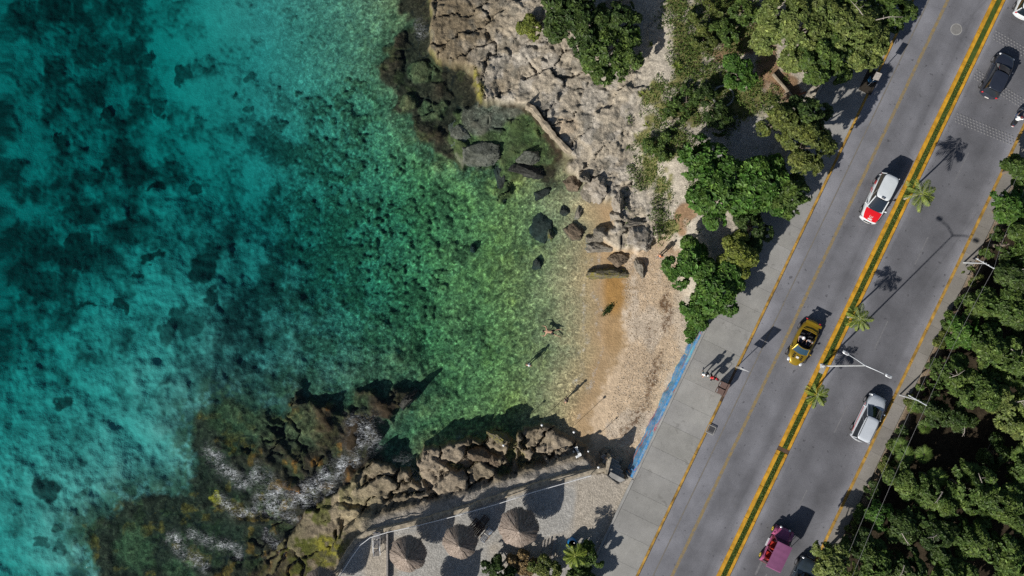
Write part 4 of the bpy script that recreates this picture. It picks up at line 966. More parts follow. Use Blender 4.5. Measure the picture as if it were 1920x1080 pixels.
# --- the dense wood right of the road
G2 = 'trees of the dense roadside wood'
WOOD = [(1908, 318, 34, 3.6, 'leaf_mid', 0, 'edge tree of the wood at the right border under the highest wire pole'), (1892, 392, 42, 4.0, 'leaf_bright', 0, 'bright tree of the wood just below the highest wire pole'), (1932, 440, 48, 4.6, 'leaf_mid', 1, 'large tree of the wood at the right border level with the taxi van'),
 (1888, 458, 34, 3.8, 'leaf_mid', 0, 'tree of the wood above the middle wire pole'), (1905, 520, 46, 4.6, 'leaf_dark', 1, 'dark tree of the wood right of the middle wire pole'), (1842, 572, 40, 3.6, 'leaf_mid', 0, 'sunlit edge tree of the wood below the middle wire pole'),
 (1890, 585, 44, 4.6, 'leaf_mid', 0, 'tree of the wood behind the sunlit edge tree'), (1930, 600, 46, 4.8, 'leaf_dark', 0, 'dark tree of the wood at the right border halfway down'), (1805, 625, 38, 3.4, 'leaf_bright', 0, 'bright edge tree of the wood above the lowest wire pole'),
 (1855, 655, 46, 4.6, 'leaf_mid', 1, 'tree of the wood crossed by the overhead wires halfway down'), (1912, 682, 50, 5.0, 'leaf_mid', 0, 'broad tree of the wood at the right border below halfway'), (1785, 702, 42, 3.8, 'leaf_mid', 1, 'edge tree of the wood right of the lowest wire pole'),
 (1840, 735, 46, 4.6, 'leaf_mid', 0, 'tree of the wood behind the lowest wire pole'), (1895, 762, 50, 5.0, 'leaf_pale', 1, 'pale broad tree of the wood near the right border'), (1752, 768, 34, 2.8, 'leaf_dark', 0, 'low dark tree of the wood just beneath the lowest wire pole'),
 (1795, 785, 30, 2.6, 'leaf_dark', 1, 'small dark tree of the wood in the deep gap'), (1938, 800, 44, 5.0, 'leaf_pale', 0, 'pale tree of the wood cut by the right border'), (1862, 850, 34, 3.0, 'leaf_dark', 0, 'low dark tree of the wood below the pale trees'),
 (1925, 880, 46, 4.2, 'leaf_mid', 0, 'tree of the wood at the right border above the corner'), (1700, 905, 36, 3.0, 'leaf_mid', 0, 'edge tree of the wood among the fan palms'), (1752, 925, 42, 3.8, 'leaf_mid', 1, 'tree of the wood with a bare branch behind the fan palms'),
 (1815, 915, 46, 4.4, 'leaf_mid', 1, 'tree of the wood with bare branches in the lower middle'), (1872, 945, 48, 4.4, 'leaf_mid', 0, 'tree of the wood left of the bottom right corner'), (1928, 985, 46, 4.2, 'leaf_mid', 0, 'tree of the wood just above the bottom right corner'),
 (1645, 962, 30, 2.8, 'leaf_bright', 0, 'bright small edge tree of the wood beside the shaded sidewalk'), (1690, 985, 38, 3.6, 'leaf_dark', 1, 'dark tree of the wood with pale dead twigs'), (1755, 1000, 44, 4.0, 'leaf_dark', 1, 'dark tree of the wood in the lower middle'),
 (1825, 1010, 46, 4.2, 'leaf_mid', 0, 'tree of the wood above the bottom edge at right'), (1890, 1050, 46, 4.4, 'leaf_mid', 0, 'tree of the wood in the bottom right corner'), (1612, 1018, 34, 3.2, 'leaf_dark', 0, 'dark edge tree of the wood near the bottom'),
 (1562, 1055, 44, 4.2, 'leaf_pale', 0, 'pale leafy tree hanging over the slate car'), (1640, 1055, 40, 4.0, 'leaf_mid', 0, 'tree of the wood right of the pale leafy tree at the bottom'), (1705, 1062, 42, 3.8, 'leaf_dark', 1, 'dark tree of the wood on the bottom edge'), (1775, 1078, 46, 4.2, 'leaf_mid', 0, 'tree of the wood centred on the bottom edge at right')]
for (a, b, c, d, e, f, g) in WOOD: tree(a, b, c, d, e, g, 'tree', 'roadside_tree', G2, size=.165, dens=1.0, gap=.40, dead=f, ground_z=2.4, clump=.75)
r_ = random.Random(4)
for k in range(26):
    f = k / 25; n_ = 1868 + r_.uniform(-3, 10); tt_ = -610 + 1180 * f * .92 + r_.uniform(-12, 12)
    qx = 960 + .902 * (n_ - 1099.2) + UX * tt_; qy = 540 + .432 * (n_ - 1099.2) - UY * tt_
    if qy > 1100 or qx > 1940: continue
    tree(qx, qy, r_.uniform(12, 20), r_.uniform(.6, 1.3), ('leaf_mid', 'leaf_dark', 'leaf_olive')[k % 3], 'low leafy bush in the row along the wood side of the sidewalk', 'bush', 'roadside_bush', 'low bushes along the sidewalk', size=.13, dens=1.1, trunk=True, ground_z=2.4)
# off-frame trees closing the wood
for (a, b, c, d) in [(2010, 500, 50, 4.6), (2015, 640, 50, 4.6), (2015, 780, 50, 4.6), (2015, 930, 50, 4.4), (1960, 1130, 50, 4.4), (1850, 1140, 48, 4.2), (1740, 1145, 46, 4), (1600, 1130, 44, 4)]:
    tree(a, b, c, d, 'leaf_mid', 'tree of the wood standing just beyond the picture edge', 'tree', 'roadside_tree', 'trees of the wood beyond the picture', size=.22, dens=.8, ground_z=2.4)
# --- fan palms in the wood
def fan_palm(px_, py_, rpx, h, label, seed):
    r = random.Random(seed); zc = 2.4 + h; c = P(px_, py_, zc); R = rpx / sc_at(zc)
    root = thing('fan_palm', label, 'palm', (c.x, c.y, 2.4), 0, 'fan palms in the roadside wood')
    mb = MB(); mb.tube([(0, 0, -.2), (0, 0, h)], [.09, .07], 8); mb.build('trunk', M['bark'], root, smooth=True)
    nf = 15
    for k in range(nf):
        a = 2 * PI * k / nf + r.uniform(-.25, .25); el = r.uniform(.0, .9); Lp = R * .10
        hub = Vector((math.cos(a) * Lp * math.cos(el), math.sin(a) * Lp * math.cos(el), h + Lp * math.sin(el)))
        V = []; T = []
        ns = 15; RB = R * .92
        for j in range(ns):
            b = a + (j - (ns - 1) / 2) * .085; dr = Vector((math.cos(b), math.sin(b), -.12 + el * .3)); w = Vector((-math.sin(b), math.cos(b), 0)) * RB * .035
            ln = RB * (1 - .25 * abs(j - 7) / 7); tip = hub + dr * ln + Vector((0, 0, -.18 * R * r.random()))
            m1 = hub + dr * ln * .5
            V += [hub, m1 + w, tip, m1 - w + Vector((0, 0, .02))]; q = r.random(); T += [(q, .35 + .5 * r.random(), 0, 1)] * 4
        fo = np_mesh('frond', [tuple(v) for v in V], np.arange(len(V)).reshape(-1, 4), M['fan'], root, {'tint': T})
    return root
M['fan'] = leafmat('fan_leaf', (0.060, 0.120, 0.025), (0.150, 0.215, 0.045))
for i, (a, b, c, d, lb) in enumerate([(1698, 855, 22, 1.6, 'fan palm at the very edge of the sidewalk, pointed leaves in full sun'), (1688, 835, 18, 1.3, 'small fan palm touching the sidewalk above the largest one'), (1732, 852, 20, 2.0, 'fan palm right of the pair at the sidewalk'), (1722, 762, 16, 1.2, 'fan palm growing right beneath the lowest wire pole'),
        (1757, 898, 24, 2.6, 'fan palm in the middle of the lower wood'), (1822, 888, 24, 3.2, 'bright fan palm beside the dark gap'), (1735, 800, 16, 1.5, 'fan palm beside the dark gap close to the sidewalk'), (1912, 852, 18, 3.0, 'fan palm near the right border')]):
    fan_palm(a, b, c, d, lb, 100 + i)
# --- coconut palms in the median and at the terrace
def coco_palm(base, crown, h, rad, label, seed, nf=11, group=None, cat='palm', zb=ZR + .1):
    r = random.Random(seed); root = thing('coconut_palm', label, cat, (base.x, base.y, zb), 0, group)
    tp = Vector((crown.x - base.x, crown.y - base.y, h))
    mb = MB(); mb.tube([(0, 0, -.15), tp * .35 + Vector((-.05, .03, 0)), tp * .7, tp], [.11, .075, .065, .06], 8); mb.build('trunk', M['deadwood'], root, smooth=True)
    mb = MB(); mb.ball(tp, .11, 10, 6, (1, 1, 1.3)); mb.build('crown_shaft', M['palm_stem'], root, smooth=True)
    for k in range(nf):
        a = 2 * PI * k / nf + r.uniform(-.22, .22); L = rad * r.uniform(.85, 1.15); el = r.uniform(.25, .75) if k % 2 else r.uniform(.0, .4)
        pts = []
        for i in range(9):
            f = i / 8; q = L * f
            pts.append(tp + Vector((math.cos(a) * q * math.cos(el * (1 - f * .5)), math.sin(a) * q * math.cos(el * (1 - f * .5)), .08 + q * math.sin(el) - L * (.25 + .5 * math.sin(el)) * f * f)))
        V = []; T = []; Fq = []
        sd = Vector((-math.sin(a), math.cos(a), 0))
        for i in range(24):
            f = .12 + .88 * i / 23; j = min(int(f * 8), 7); o = pts[j].lerp(pts[j + 1], f * 8 - j); dr = (pts[j + 1] - pts[j]).normalized()
            ll = rad * .38 * math.sin(PI * min(1, f * .85 + .15)) ** .6 * r.uniform(.8, 1.1)
            for s_ in (-1, 1):
                e = o + (sd * s_ * .8 + dr * r.uniform(.5, .9)).normalized() * ll + Vector((0, 0, -ll * r.uniform(.3, .8))); m1 = o.lerp(e, .45); w = dr * .030 + Vector((0, 0, .006))
                q = r.random() * .8 + .2 * (f > .8); V += [o, m1 + w, e, m1 - w]; T += [(q, .25 + .6 * r.random(), 0, 1)] * 4
        for i in range(8):
            w = sd * .018; V += [pts[i] - w, pts[i] + w, pts[i + 1] + w * .7, pts[i + 1] - w * .7]; T += [(.9, .8, 0, 1)] * 4
        np_mesh('frond', [tuple(v) for v in V], np.arange(len(V)).reshape(-1, 4), M['palm'], root, {'tint': T})
    return root
M['palm_stem'] = simple('palm_stem', (.20, .22, .06), .6)
GP = 'young palms in the median'
for i, ((bx, by), (cx, cy), h, rd, lb) in enumerate([((1695, 373), (1726, 364), 3.7, 1.35, 'young palm in the median right beside the taxi van'), ((1589, 594), (1609, 597), 3.0, 1.15, 'young palm in the median above the street lamp'), ((1513, 747), (1531, 741), 2.8, 1.05, 'young palm in the median below the street lamp')]):
    coco_palm(P(bx, by, ZR), P(cx, cy, ZR + h), h, rd, lb, 31 + i * 5, group=GP)
cpb = PG(1078, 1034)
coco_palm(cpb, P(1078, 1042, 4.8), 2.5, 1.05, 'coconut palm behind the terrace casting its shadow across the sand', 77, zb=cpb.z)
# --- small spiky plants
def spiky(px_, py_, rpx, mat, label, seed):
    r = random.Random(seed); p = PG(px_, py_); R = rpx / 22.0
    root = thing('spiky_plant', label, 'plant', (p.x, p.y, p.z), 0, 'small spiky plants in the scrub')
    V = []; T = []
    for k in range(34):
        a = r.uniform(0, 2 * PI); el = r.uniform(.2, 1.2); L = R * r.uniform(.7, 1.15); d = Vector((math.cos(a) * math.cos(el), math.sin(a) * math.cos(el), math.sin(el))); w = Vector((-math.sin(a), math.cos(a), 0)) * .03
        e = d * L; m1 = e * .5 + Vector((0, 0, .06)); V += [Vector((0, 0, 0)), m1 + w, e - Vector((0, 0, L * .1)), m1 - w]; T += [(r.random(), r.random(), 0, 1)] * 4
    np_mesh('leaf_rosette', [tuple(v) for v in V], np.arange(len(V)).reshape(-1, 4), M[mat], root, {'tint': T})
    mb = MB(); mb.tube([(0, 0, -.1), (0, 0, .12)], .05, 8); mb.build('stem', M['bark'], root)
spiky(1268, 124, 15, 'palm', 'largest spiky green plant in the scrub', 1); spiky(1220, 84, 9, 'leaf_yellow', 'small yellow spiky plant on the gravel path', 2); spiky(1202, 176, 10, 'leaf_yellow', 'yellow spiky plant at the edge of the pale rock', 3); spiky(1212, 236, 10, 'palm', 'spiky green plant in the scrub beside the rock', 4)
# --- uncountable grass: scrub tufts, median blades
r = np.random.default_rng(5); n = 60000
qx = r.uniform(1175, 1480, n); qy = r.uniform(-30, 460, n)
gk = np.zeros(n)
for (bx, by, rx, ry) in gz: gk = np.maximum(gk, sstep(1.35, .35, blob(qx, qy, bx, by, rx, ry)))
cl = fbm(qx / 18, qy / 18, 3, 6)
kp = (gk * .6 + (cl - .5) * 1.3 + r.uniform(-.15, .15, n)) > .32
qx = qx[kp][:22000]; qy = qy[kp][:22000]; n = len(qx)
sg = sc_at(2.3); wx_ = (qx - 960) / sg; wy_ = (540 - qy) / sg
wz = np.array([hz(a, b) for a, b in zip(wx_, wy_)])
cen = np.stack([wx_, wy_, wz + r.uniform(.02, .16, n)], 1); nv = np.stack([r.normal(size=n) * .7, r.normal(size=n) * .7, np.ones(n) * .6], 1)
V, Fg = leaves(cen, nv, .07, r)
T = np.repeat(np.stack([r.random(n), r.random(n), r.random(n), np.ones(n)], 1), 4, 0)
tag(np_mesh('scrub_grass', V, Fg, M['leaf_mid'], None, {'tint': T}), 'green scrub grass growing in patches over the gravel ground', 'grass', kind='stuff')
n = 9000; a = r.uniform(nMG0 + .03, nMG1 - .03, n); b = r.uniform(-34, 34, n); kp = np.abs(b - tg) > .25; kp &= np.abs(b - tl) > .42; a = a[kp]; b = b[kp]; n = len(a)
cen = np.stack([a, b, r.uniform(.13, .18, n)], 1); nv = np.stack([r.normal(size=n), r.normal(size=n), np.ones(n) * .5], 1)
V, Fg = leaves(cen, nv, .045, r); T = np.repeat(np.stack([r.random(n) * .6, r.random(n), r.random(n), np.ones(n)], 1), 4, 0)
mg = np_mesh('median_grass', V, Fg, M['leaf_pale'], None, {'tint': T}); mg.rotation_euler = (0, 0, ROADROT); mg.location = (0, 0, ZR); tag(mg, 'short green grass filling the narrow median strip', 'grass', kind='stuff')
# ------------------------------------------------------------------ vehicles (local frame: +Y forward, +X right side)
def sel(L, W_, z_, yc=0, n=44, p=4.2, fr=.0, rr=.0):
    pts = []
    for k in range(n):
        a = 2 * PI * k / n; c, s = math.cos(a), math.sin(a)
        x = W_ / 2 * math.copysign(abs(c) ** (2 / p), c); y = L / 2 * math.copysign(abs(s) ** (2 / p), s)
        q = y / (L / 2); x *= 1 - fr * max(0, q) ** 3 - rr * max(0, -q) ** 3
        pts.append(Vector((x, y + yc, z_)))
    return pts
def wheels(root, L, W_, fy, ry, R=.31, rimmat='chrome'):
    for sx_ in (-1, 1):
        for y in (fy, ry):
            mb = MB(); mb.lathe([(R * .62, -.10), (R * .95, -.10), (R, -.06), (R, .06), (R * .95, .10), (R * .62, .10)], (sx_ * (W_ / 2 - .07), y, R), 20, 'X')
            wh = mb.build('wheel', M['rubber'], root, smooth=True)
            mb = MB(); c = Vector((sx_ * (W_ / 2 - .07 + .085), y, R)); mb.lathe([(R * .64, -.02), (R * .64, .016), (R * .52, .03), (R * .15, .016), (.001, .03)] if sx_ > 0 else [(R * .64, .02), (R * .64, -.016), (R * .52, -.03), (R * .15, -.016), (.001, -.03)], c, 16, 'X')
            mb.build('rim', M[rimmat], wh, smooth=False)
def make_car(name, label, cat, pos, rz, L, W_, H, paint, hood=1.0, cab=(-.47, .20), roof=(-.43, .02), belt=.92, fr=.10, rr=.07, glass='glass', group=None, ztop_front=.76):
    root = thing(name, label, cat, pos, rz, group); m = M[paint]
    yws = L * cab[1]
    def zt(y, base):
        if y > yws: return base - (belt - ztop_front) * ((y - yws) / (L / 2 - yws)) ** 1.3
        return base
    rings = []
    for (ls, ws, z_) in ((.93, .90, .20), (.985, .97, .34), (1.0, 1.0, .52), (.99, .99, .70), (.965, .955, belt - .05), (.935, .90, belt)):
        r_ = sel(L * ls, W_ * ws, z_, 0, 48, 4.0, fr, rr)
        for p in r_:
            if z_ > .6: p.z = zt(p.y, z_)
        rings.append(r_)
    for sc_ in (.80, .5, .2, .02):
        r_ = [Vector((p.x * sc_, p.y * sc_, 0)) for p in rings[5]]
        for p in r_: p.z = zt(p.y, belt) + .035 * (1 - (p.x / (W_ / 2)) ** 2)
        rings.append(r_)
    mb = MB(); mb.loft(rings); mb.build('body', m, root, smooth=True)
    mb = MB(); mb.loft([[Vector((p.x, p.y, z_)) for p in sel(L * .96, W_ * .93, z_, 0, 40, 4, fr, rr)] for z_ in (.16, .24)]); mb.build('underbody', M['plastic_black'], root)
    # cabin glass split by side
    y0, y1, r0, r1 = L * cab[0], L * cab[1], L * roof[0], L * roof[1]
    wb, wr = W_ * .86, W_ * .70
    zb, zr = belt - .02, H - .045
    A = {'bl': Vector((-wb / 2, y0, zb)), 'br': Vector((wb / 2, y0, zb)), 'fl': Vector((-wb / 2 * .93, y1, zb)), 'fr': Vector((wb / 2 * .93, y1, zb)), 'BL': Vector((-wr / 2 * .95, r0, zr - .03)), 'BR': Vector((wr / 2 * .95, r0, zr - .03)), 'FL': Vector((-wr / 2 * .96, r1, zr)), 'FR': Vector((wr / 2 * .96, r1, zr))}
    def curved(a, b, c, d, bulge, nm):
        mb = MB(); rows = []
        for i in range(5):
            f = i / 4; row = []
            for j in range(9):
                g = j / 8; p = a.lerp(b, g).lerp(d.lerp(c, g), f); p = p + bulge * (1 - (2 * g - 1) ** 2); row.append(p)
            rows.append(row)
        mb.loft(rows, cap=False, closed=False); return mb.build(nm, M[glass], root, smooth=True)
    ws = curved(A['fl'], A['fr'], A['FR'], A['FL'], Vector((0, .13, .0)), 'windscreen')
    mb = MB(); e0 = A['fl'].lerp(A['fr'], .25) + Vector((0, .13, .03)); mb.tube([e0, e0 + Vector((.45, -.04, .01))], .012, 5); mb.build('wiper', M['plastic_black'], ws)
    curved(A['br'], A['bl'], A['BL'], A['BR'], Vector((0, -.07, 0)), 'rear_window')
    curved(A['bl'], A['fl'], A['FL'], A['BL'], Vector((-.03, 0, 0)), 'side_window'); curved(A['fr'], A['br'], A['BR'], A['FR'], Vector((.03, 0, 0)), 'side_window')
    # roof panel
    rl = (r1 - r0); yc = (r1 + r0) / 2
    mb = MB(); rg = [sel(rl * 1.03, wr * 1.02, zr - .05, yc, 36, 5), sel(rl * 1.04, wr * 1.03, zr - .01, yc, 36, 5), sel(rl * 1.0, wr * .98, zr + .025, yc, 36, 5), sel(rl * .8, wr * .78, zr + .042, yc, 36, 5), sel(rl * .3, wr * .3, zr + .05, yc, 36, 4)]
    mb.loft(rg); mb.build('roof', m, root, smooth=True)
    for k1, k2 in (('fl', 'FL'), ('fr', 'FR'), ('bl', 'BL'), ('br', 'BR')): mb = MB(); mb.tube([A[k1] + Vector((0, .02, 0)), A[k2]], .045, 6); mb.build('pillar', m, root, smooth=True)
    for f in (.36, .68):
        for lo, hi, lo2, hi2 in (('bl', 'BL', 'fl', 'FL'), ('br', 'BR', 'fr', 'FR')):
            mb = MB(); mb.tube([A[lo].lerp(A[lo2], f), A[hi].lerp(A[hi2], f)], .03, 6); mb.build('pillar', m, root, smooth=True)
    wheels(root, L, W_ , L * .31, -L * .30)
    for s_ in (-1, 1):
        mb = MB(); mb.ball((s_ * (W_ / 2 + .06), y1 - .22, belt + .06), .10, 10, 6, (1.0, .7, .75)); mb.tube([(s_ * (W_ / 2 - .1), y1 - .18, belt), (s_ * (W_ / 2 + .04), y1 - .2, belt + .04)], .03, 6); mb.build('wing_mirror', m, root, smooth=True)
        mb = MB(); mb.ball((s_ * W_ * .325, L * .452, .645), .14, 12, 6, (1.05, .65, .55)); mb.build('headlight', M['lamp_clear'], root, smooth=True)
        mb = MB(); mb.ball((s_ * W_ * .375, -L * .468, .80), .12, 12, 6, (.8, .5, 1.2)); mb.build('tail_light', M['lamp_red'], root, smooth=True)
        mb = MB(); mb.tube([(s_ * (W_ / 2 + .003), L * .1, .72), (s_ * (W_ / 2 + .003), L * .1 - .16, .72)], .014, 6); mb.tube([(s_ * (W_ / 2 + .003), -L * .14, .72), (s_ * (W_ / 2 + .003), -L * .14 - .16, .72)], .014, 6); mb.build('door_handle', M['chrome'], root)
    for s_, nm_ in ((1, 'front_bumper'), (-1, 'rear_bumper')):
        mb = MB(); n_ = 13; rr_ = []
        for k in range(n_):
            g = k / (n_ - 1) * 2 - 1; x = g * W_ * .43; y = s_ * (L / 2 + .02 - .20 * abs(g) ** 2.6)
            rr_.append([Vector((x, y - s_ * .12, .30)), Vector((x, y, .30)), Vector((x, y + s_ * .015, .42)), Vector((x, y - s_ * .02, .55)), Vector((x, y - s_ * .14, .56))])
        mb.loft(rr_, cap=True, closed=True); mb.build(nm_, m, root, smooth=True)
        mb = MB(); mb.box((0, s_ * (L / 2 + .035), .46), (.36, .02, .14)); mb.build('number_plate', M['plate'], root)
    mb = MB(); mb.box((0, L / 2 - .005, .60), (W_ * .42, .05, .10)); mb.build('grille', M['plastic_black'], root)
    return root, A
RU = Vector((UX, UY))
ZC = ZR + .002
# taxi van, red bonnet, coming down the left carriageway
p = P(1642, 374, ZC); tx, A = make_car('taxi_van', 'white and red taxi van driving down the left carriageway', 'taxi', p, heading(-UX, -UY), 4.35, 1.74, 1.68, 'car_white', cab=(-.475, .245), roof=(-.455, .02), belt=.97, ztop_front=.80)
L, W_ = 4.35, 1.74
mb = MB(); rows = []
for i in range(9):
    f = i / 8; y = L * .255 + (L * .462 - L * .255) * f; hw = W_ * .41 * (1 - .22 * f ** 2.2); rows.append([])
    for j in range(9):
        g = j / 8 * 2 - 1; x = g * hw; base = .97 - (.97 - .80) * max(0, (y - L * .245) / (L / 2 - L * .245)) ** 1.3
        yy = y + .05 * (1 - g * g); rows[-1].append(Vector((x, yy, base + .035 * (1 - (x / (W_ / 2)) ** 2) + .012)))
mb.loft(rows, cap=False, closed=False); hd = mb.build('bonnet', M['car_red'], tx, smooth=True); hd['label'] = 'red bonnet panel'
mb = MB(); n_ = 20; mb.loft([[Vector((.15 * math.cos(2 * PI * k / n_) * q, L * .385 + .15 * math.sin(2 * PI * k / n_) * q, zz)) for k in range(n_)] for q, zz in ((1, .925), (1, .955), (.78, .955), (.78, .925))], cap=False); mb.box((0, L * .385, .945), (.03, .26, .015)); mb.build('emblem', M['plate'], hd)
mb = MB(); mb.box((0, L * .445, .90), (.36, .13, .03), rx=-.15); mb.build('number_panel', M['plate'], hd)
for y, yy in ((-.55, 0), (-1.30, 0)):
    mb = MB()
    for s_ in (-1, 1):
        x = s_ * (W_ / 2 + .004); mb.add([(x, y - .20, .40), (x, y + .16, .40), (x + -s_ * .03, y + .42, .88), (x + -s_ * .03, y + .06, .88)], [(0, 1, 2, 3)])
    mb.build('side_stripe', M['car_red'], tx)
mb = MB(); mb.box((0, -.55 + .62, 1.735), (.34, .16, .10)); rs = mb.build('roof_sign', M['white_paint'], tx, bevel=.02)
mb = MB(); mb.box((0, .07, 1.79), (.28, .06, .012)); mb.build('sign_panel', M['plastic_black'], rs)
# silver minivan with red side stripe, going up
p = P(1624, 782, ZC); mv, A = make_car('minivan', 'silver minivan with a red side stripe driving up beside the sidewalk', 'minivan', p, heading(UX, UY), 4.25, 1.72, 1.68, 'car_silver', cab=(-.475, .235), roof=(-.455, .03), belt=.95, ztop_front=.80)
mb = MB()
for s_ in (-1, 1):
    mb.box((s_ * (1.72 / 2 + .0), -.25, .74), (.012, 2.7, .055))
mb.build('side_stripe', M['car_red'], mv)
for s_ in (-1, 1):
    mb = MB(); mb.tube([(s_ * .53, .0, 1.70), (s_ * .53, -1.75, 1.70)], .022, 6); mb.build('roof_rail', M['plastic_black'], mv)
# black hatchback and white car at top right, slate car at the bottom
p = P(1864, 145, ZC); make_car('hatchback_car', 'black hatchback with tinted windows driving up beside the studs', 'car', p, heading(UX, UY), 3.95, 1.72, 1.50, 'car_dark', cab=(-.46, .21), roof=(-.38, .03), belt=.90)
p = P(1927, -3, ZC); make_car('hatchback_car', 'white car cut off by the top right corner', 'car', p, heading(UX, UY), 4.0, 1.74, 1.52, 'car_white', cab=(-.47, .21), roof=(-.40, .03), belt=.92)
p = P(1496, 1086, ZC); make_car('sedan_car', 'slate blue car half hidden by the leafy tree at the bottom', 'car', p, heading(UX, UY), 4.3, 1.76, 1.48, 'car_slate', cab=(-.34, .20), roof=(-.24, .03), belt=.90)

# --- people
def skin_body(name, nodes, edges, m, parent, sub=1):
    me = bpy.data.meshes.new(name); me.from_pydata([n[0] for n in nodes], edges, [])
    o = bpy.data.objects.new(name, me); COL.objects.link(o)
    o.modifiers.new('s', 'SKIN'); sd = me.skin_vertices[0].data
    for i, n in enumerate(nodes):
        rr_ = n[1] if isinstance(n[1], tuple) else (n[1], n[1]); sd[i].radius = rr_
    sd[0].use_root = True
    sb = o.modifiers.new('b', 'SUBSURF'); sb.levels = sub; sb.render_levels = sub
    dg = bpy.context.evaluated_depsgraph_get(); dg.update(); me2 = bpy.data.meshes.new_from_object(o.evaluated_get(dg))
    o.modifiers.clear(); o.data = me2; bpy.data.meshes.remove(me); me2.name = name
    me2.polygons.foreach_set('use_smooth', [True] * len(me2.polygons)); me2.materials.clear(); me2.materials.append(m); o.parent = parent; return o
def person(label, pos, rz, pose='stand', skin='skin', top=None, bottom='cloth_denim', hair='hair', hs=1.0, long_hair=False, hat=None, group=None, sleeves=True):
    root = thing('person', label, 'person', pos, rz, group); V3 = Vector
    J = {}
    J['pel'] = V3((0, 0, .93)); J['sp'] = V3((0, 0, 1.12)); J['ch'] = V3((0, .01, 1.32)); J['nk'] = V3((0, 0, 1.47)); J['hb'] = V3((0, .02, 1.55)); J['hd'] = V3((0, .03, 1.63)); J['ht'] = V3((0, .01, 1.71)); J['no'] = V3((0, .125, 1.615))
    for s_, k in ((-1, 'l'), (1, 'r')):
        J['sh' + k] = V3((s_ * .18, 0, 1.41)); J['el' + k] = V3((s_ * .24, -.03, 1.14)); J['wr' + k] = V3((s_ * .26, .07, .91)); J['hp' + k] = V3((s_ * .095, 0, .88)); J['kn' + k] = V3((s_ * .10, .02, .49)); J['an' + k] = V3((s_ * .10, -.02, .08)); J['to' + k] = V3((s_ * .12, .15, .035))
    if pose == 'walk':
        J['knl'] = V3((-.10, .17, .52)); J['anl'] = V3((-.10, .22, .09)); J['tol'] = V3((-.11, .39, .05)); J['knr'] = V3((.10, -.10, .50)); J['anr'] = V3((.10, -.32, .13)); J['tor'] = V3((.11, -.18, .03))
        J['ell'] = V3((-.25, -.14, 1.16)); J['wrl'] = V3((-.25, -.12, .92)); J['elr'] = V3((.25, .06, 1.15)); J['wrr'] = V3((.24, .20, .97))
    if pose == 'swim':
        R = Matrix.Rotation(-PI / 2 + .12, 3, 'X')
        for k in J: J[k] = R @ (J[k] - V3((0, 0, 1.1)))
        for s_, k in ((-1, 'l'), (1, 'r')):
            J['el' + k] = J['sh' + k] + V3((s_ * .24, .10, -.05)); J['wr' + k] = J['el' + k] + V3((s_ * .02, .25, -.05)); J['kn' + k] += V3((s_ * .12, .1, -.05)); J['an' + k] += V3((s_ * .22, .12, -.1)); J['to' + k] = J['an' + k] + V3((s_ * .05, -.14, -.02))
    if pose in ('sit', 'ride'):
        dz = -.48
        for k in ('pel', 'sp', 'ch', 'nk', 'hb', 'hd', 'ht', 'no', 'shl', 'shr', 'ell', 'elr', 'wrl', 'wrr', 'hpl', 'hpr'): J[k] = J[k] + V3((0, 0, dz))
        w = .16 if pose == 'ride' else .12
        for s_, k in ((-1, 'l'), (1, 'r')):
            J['kn' + k] = V3((s_ * w, .42, .46)); J['an' + k] = V3((s_ * w, .50 if pose == 'sit' else .34, .09)); J['to' + k] = J['an' + k] + V3((0, .16, -.02)); J['el' + k] = V3((s_ * .27, .12, .72)); J['wr' + k] = V3((s_ * .20, .36, .72 if pose == 'sit' else .70))
    if pose == 'sit' and top == 'arm':
        pass
    nodes = []; edges = []; ix_ = {}
    def nd(k, p, r_, par=None):
        ix_[k] = len(nodes); nodes.append((tuple(p * hs), r_)); 
        if par: edges.append((ix_[par], ix_[k]))
    nd('pel', J['pel'], (.145, .105)); nd('sp', J['sp'], (.125, .09), 'pel'); nd('ch', J['ch'], (.15, .105), 'sp'); nd('nk', J['nk'], .055, 'ch'); nd('hb', J['hb'], .07, 'nk'); nd('hd', J['hd'], .092, 'hb'); nd('ht', J['ht'], .06, 'hd'); nd('no', J['no'], .016, 'hd')
    for k in ('l', 'r'):
        s_ = -1 if k == 'l' else 1
        nd('sh' + k, J['sh' + k], .062, 'ch'); nd('el' + k, J['el' + k], .042, 'sh' + k); nd('wr' + k, J['wr' + k], .027, 'el' + k)
        d = (J['wr' + k] - J['el' + k]).normalized(); sd_ = Vector((s_, 0, 0)); ac = d.cross(sd_).normalized() if abs(d.dot(sd_)) < .95 else Vector((0, 1, 0)); 
        pl = J['wr' + k] + d * .06; nd('pa' + k, pl, (.034, .018), 'wr' + k)
        for q in range(4):
            b = pl + d * .03 + ac * (q - 1.5) * .02; m_2 = b + d * (.035 - .004 * abs(q - 1.5)) - sd_ * .008; nd('f%d' % q + k, b, .0095, 'pa' + k); nd('g%d' % q + k, m_2, .0085, 'f%d' % q + k); nd('h%d' % q + k, m_2 + d * .026 - sd_ * .016, .0075, 'g%d' % q + k)
        th = J['wr' + k] + d * .035 + ac * .035; nd('t0' + k, th, .011, 'pa' + k); nd('t1' + k, th + d * .03 + ac * .02, .0095, 't0' + k)
        nd('hp' + k, J['hp' + k], .092, 'pel'); nd('kn' + k, J['kn' + k], .058, 'hp' + k); nd('an' + k, J['an' + k], .038, 'kn' + k); nd('to' + k, J['to' + k], .034, 'an' + k)
    skin_body('body', nodes, edges, M[skin], root)
    g = lambda k: J[k] * hs
    up = (g('ht') - g('nk')).normalized(); fw = (g('no') - g('hd')).normalized(); rt = up.cross(fw).normalized()
